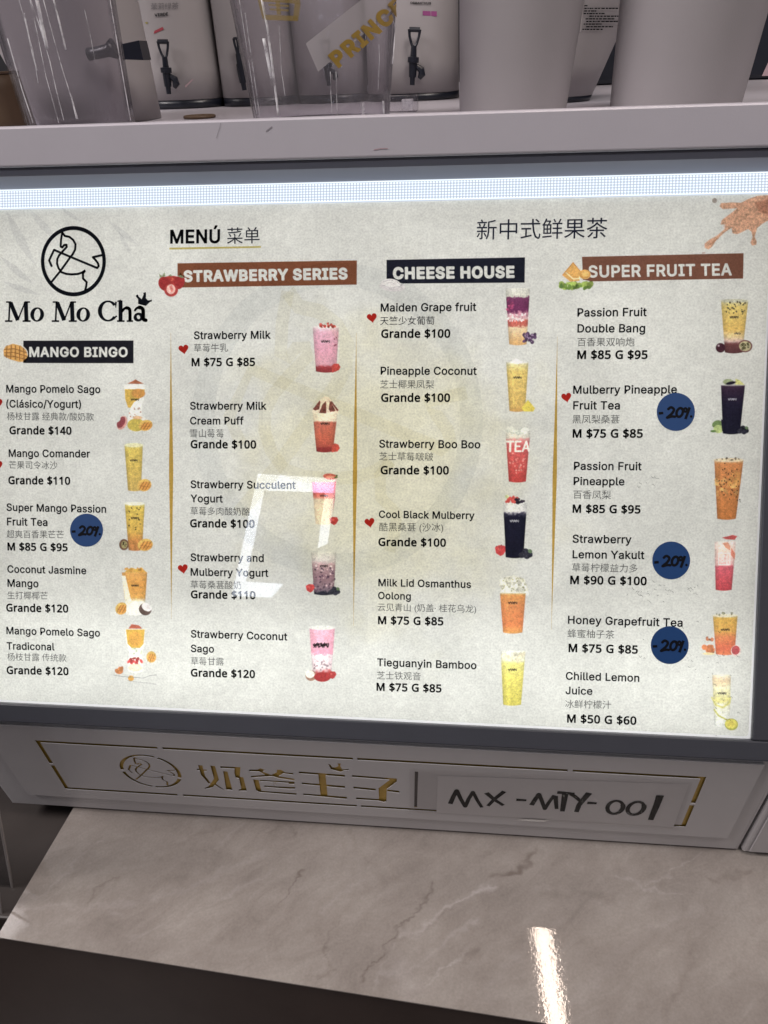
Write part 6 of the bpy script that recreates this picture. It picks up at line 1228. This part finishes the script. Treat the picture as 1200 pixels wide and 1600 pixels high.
for k, (xa, xb) in enumerate([(913, 918), (913, 966), (913, 932), (912, 945), (921, 967), (915, 960), (916, 966), (912, 940), (916, 958), (910, 942)]):
    y = 8+k*4.1; xx = xa
    while xx < xb:
        w_ = q_.uniform(2, 6); x2 = min(xb, xx+w_); i = len(vs_); vs_ += [tubp(xx, y), tubp(x2, y), tubp(x2-.2, y+1.9), tubp(xx-.2, y+1.9)]; fs_.append((i, i+1, i+2, i+3)); xx = x2+q_.uniform(.5, 1.6)
mesh('label_lines', vs_, fs_, MARK, r_)
# black box added for the dark void behind the right end, a bit of pink on it
r_ = empty('dark_void_box', (.46, 1.25, SHELF)); tag(r_, 'black box standing in for the dark void behind the frosted cups', 'backdrop')
box('void_box_body', -.30, .45, 0, .2, .0005, .42, PLASTIC_B, r_, .006); a = at(1197, 108, 1.249)-np.array(r_.location)
mesh('pink_tag', [a+np.array(p_) for p_ in ((-.004, -.0005, -.008), (.02, -.0005, -.008), (.02, -.0005, .014), (.002, -.0005, .012))], [(0, 1, 2, 3)], PNK, r_)
# brown card cup at the far left
Y = .73; F_ = two_rows(Y, (-60, 49, 193), (-75, 23, 116)); x, q = F_(SHELF); r_ = empty('brown_cup', (x, Y, SHELF)); tag(r_, 'dark brown card cup at the left end of the ledge', 'cup')
zt_ = at(5, 116, Y)[2]; leaning('cup_body', F_, Y, SHELF+.0006, zt_, BROWN, r_, 5, seg=48)
leaning('cup_lid', lambda z: (F_(zt_)[0], F_(zt_)[1]*1.015), Y, zt_+.0002, zt_+.0022, BROWN, r_, 2, seg=48)
# small brass ring lying on the ledge and a clear cube beside the jug
p_ = at(312, 183, .835); r_ = empty('jar_ring', (p_[0], .835, SHELF)); tag(r_, 'small brown jar ring lying on the ledge below the loop tap', 'ring')
bm = bmesh.new(); R_ = .0145; tube(bm, [(R_*math.cos(t), R_*math.sin(t), .0016) for t in np.linspace(0, 2*math.pi, 33)], .0015, 8, False); bm_obj('ring', bm, BROWN, r_, True)
lathe('ring_disc', [(0, 0, .0003, R_), (0, 0, .0012, R_)], GOLD, r_, 24)
p_ = at(632, 170, .82); r_ = empty('clear_block', (p_[0], .82, SHELF)); tag(r_, 'little clear plastic block beside the lettered jug', 'block'); box('block_body', -.016, .012, 0, .02, .0003, .014, CLEAR, r_, .001)
box('block_glint', -.003, .008, .003, .012, .001, .011, HILITE, r_, .001)  # pale piece painted in for the white glint of the block

# ------------------------------------------------------------------ lamps of the hall, seen only as reflections
LAMPM = emat('lamp_ring_glow', (.80, .87, 1.0, 1), 15)
ZC = 2.6; ringp = []
for q in ((402.9, 740.5), (526.5, 748), (526.2, 752.4), (512, 849.6), (496.4, 856.4), (507.8, 769.4), (412.9, 766.6), (384.5, 909.1), (442.6, 912.5), (424.2, 933.8), (362, 931)):
    p_ = hit(*q, P0, NP); d = p_-EYE; d /= np.linalg.norm(d); r_ = d-2*NP*(d@NP); ringp.append((p_+r_*((ZC-p_[2])/r_[2])))
print('ring', np.round(ringp, 2).tolist())
cxy = np.mean(ringp, 0)
cu = fill('lamp_face', [np.array([[p_[0]-cxy[0], p_[1]-cxy[1]] for p_ in ringp])], LAMPM, None, 0)
rl = empty('pendant_lamp', (cxy[0], cxy[1], ZC)); tag(rl, 'angular glowing pendant lamp hanging high behind the viewer', 'lamp'); cu.parent = rl
bm = bmesh.new()
vv = [bm.verts.new((p_[0]-cxy[0], p_[1]-cxy[1], .006)) for p_ in ringp]; v2 = [bm.verts.new((p_[0]-cxy[0], p_[1]-cxy[1], .03)) for p_ in ringp]
bm.faces.new(vv); bm.faces.new(v2[::-1])
for i in range(len(vv)): bm.faces.new((vv[i], vv[(i+1) % len(vv)], v2[(i+1) % len(vv)], v2[i]))
bm_obj('lamp_housing', bm, FRAME, rl)
bm = bmesh.new(); 
for i in (0, 2, 7): tube(bm, [(ringp[i][0]-cxy[0], ringp[i][1]-cxy[1], .03), (ringp[i][0]-cxy[0], ringp[i][1]-cxy[1], .4)], .003, 6)
bm_obj('lamp_wires', bm, FRAME, rl)
# long warm tube over the bar
def mirror(x, y, z):
    p_ = K(x, y); d = p_-EYE; d /= np.linalg.norm(d); r_ = d-2*KN*(d@KN); return p_+r_*((z-p_[2])/r_[2])
T = [mirror(*q, 2.55) for q in ((832, 1443), (858, 1441), (893, 1600), (848, 1600))]
print('tube', np.round(T, 2).tolist(), 'block', )
a, b = (T[0]+T[1])/2, (T[2]+T[3])/2; wd = np.linalg.norm(T[1]-T[0]); d = (b-a); L_ = np.linalg.norm(d); d /= L_
tl_ = empty('bar_lamp', tuple(a)); tl_.rotation_euler = (0, 0, math.atan2(d[1], d[0])); tag(tl_, 'long warm ceiling lamp over the bar', 'lamp')
box('lamp_diffuser', 0, L_*1.35, -wd/2, wd/2, -.004, .012, emat('bar_lamp_glow', (1, .80, .66, 1), 36), tl_, .003); box('lamp_housing', -.01, L_*1.35+.01, -wd/2-.01, wd/2+.01, .0125, .05, FRAME, tl_)
spots = [mirror(x, 1413, 2.55) for x in (833, 845, 860, 868, 877)]
for k, p_ in enumerate(spots):
    r_ = empty('spot_lamp', tuple(p_)); tag(r_, ('leftmost', 'second', 'middle', 'fourth', 'rightmost')[k]+' tiny ceiling spot lamp of the row above the bar', 'lamp', 'row of tiny spot lamps'); lathe('spot_face', [(0, 0, 0, .012), (0, 0, .003, .012)], emat('spot_glow', (1, .9, .8, 1), 40), r_, 16); lathe('spot_ring', [(0, 0, .0035, .016), (0, 0, .02, .016)], FRAME, r_, 16)
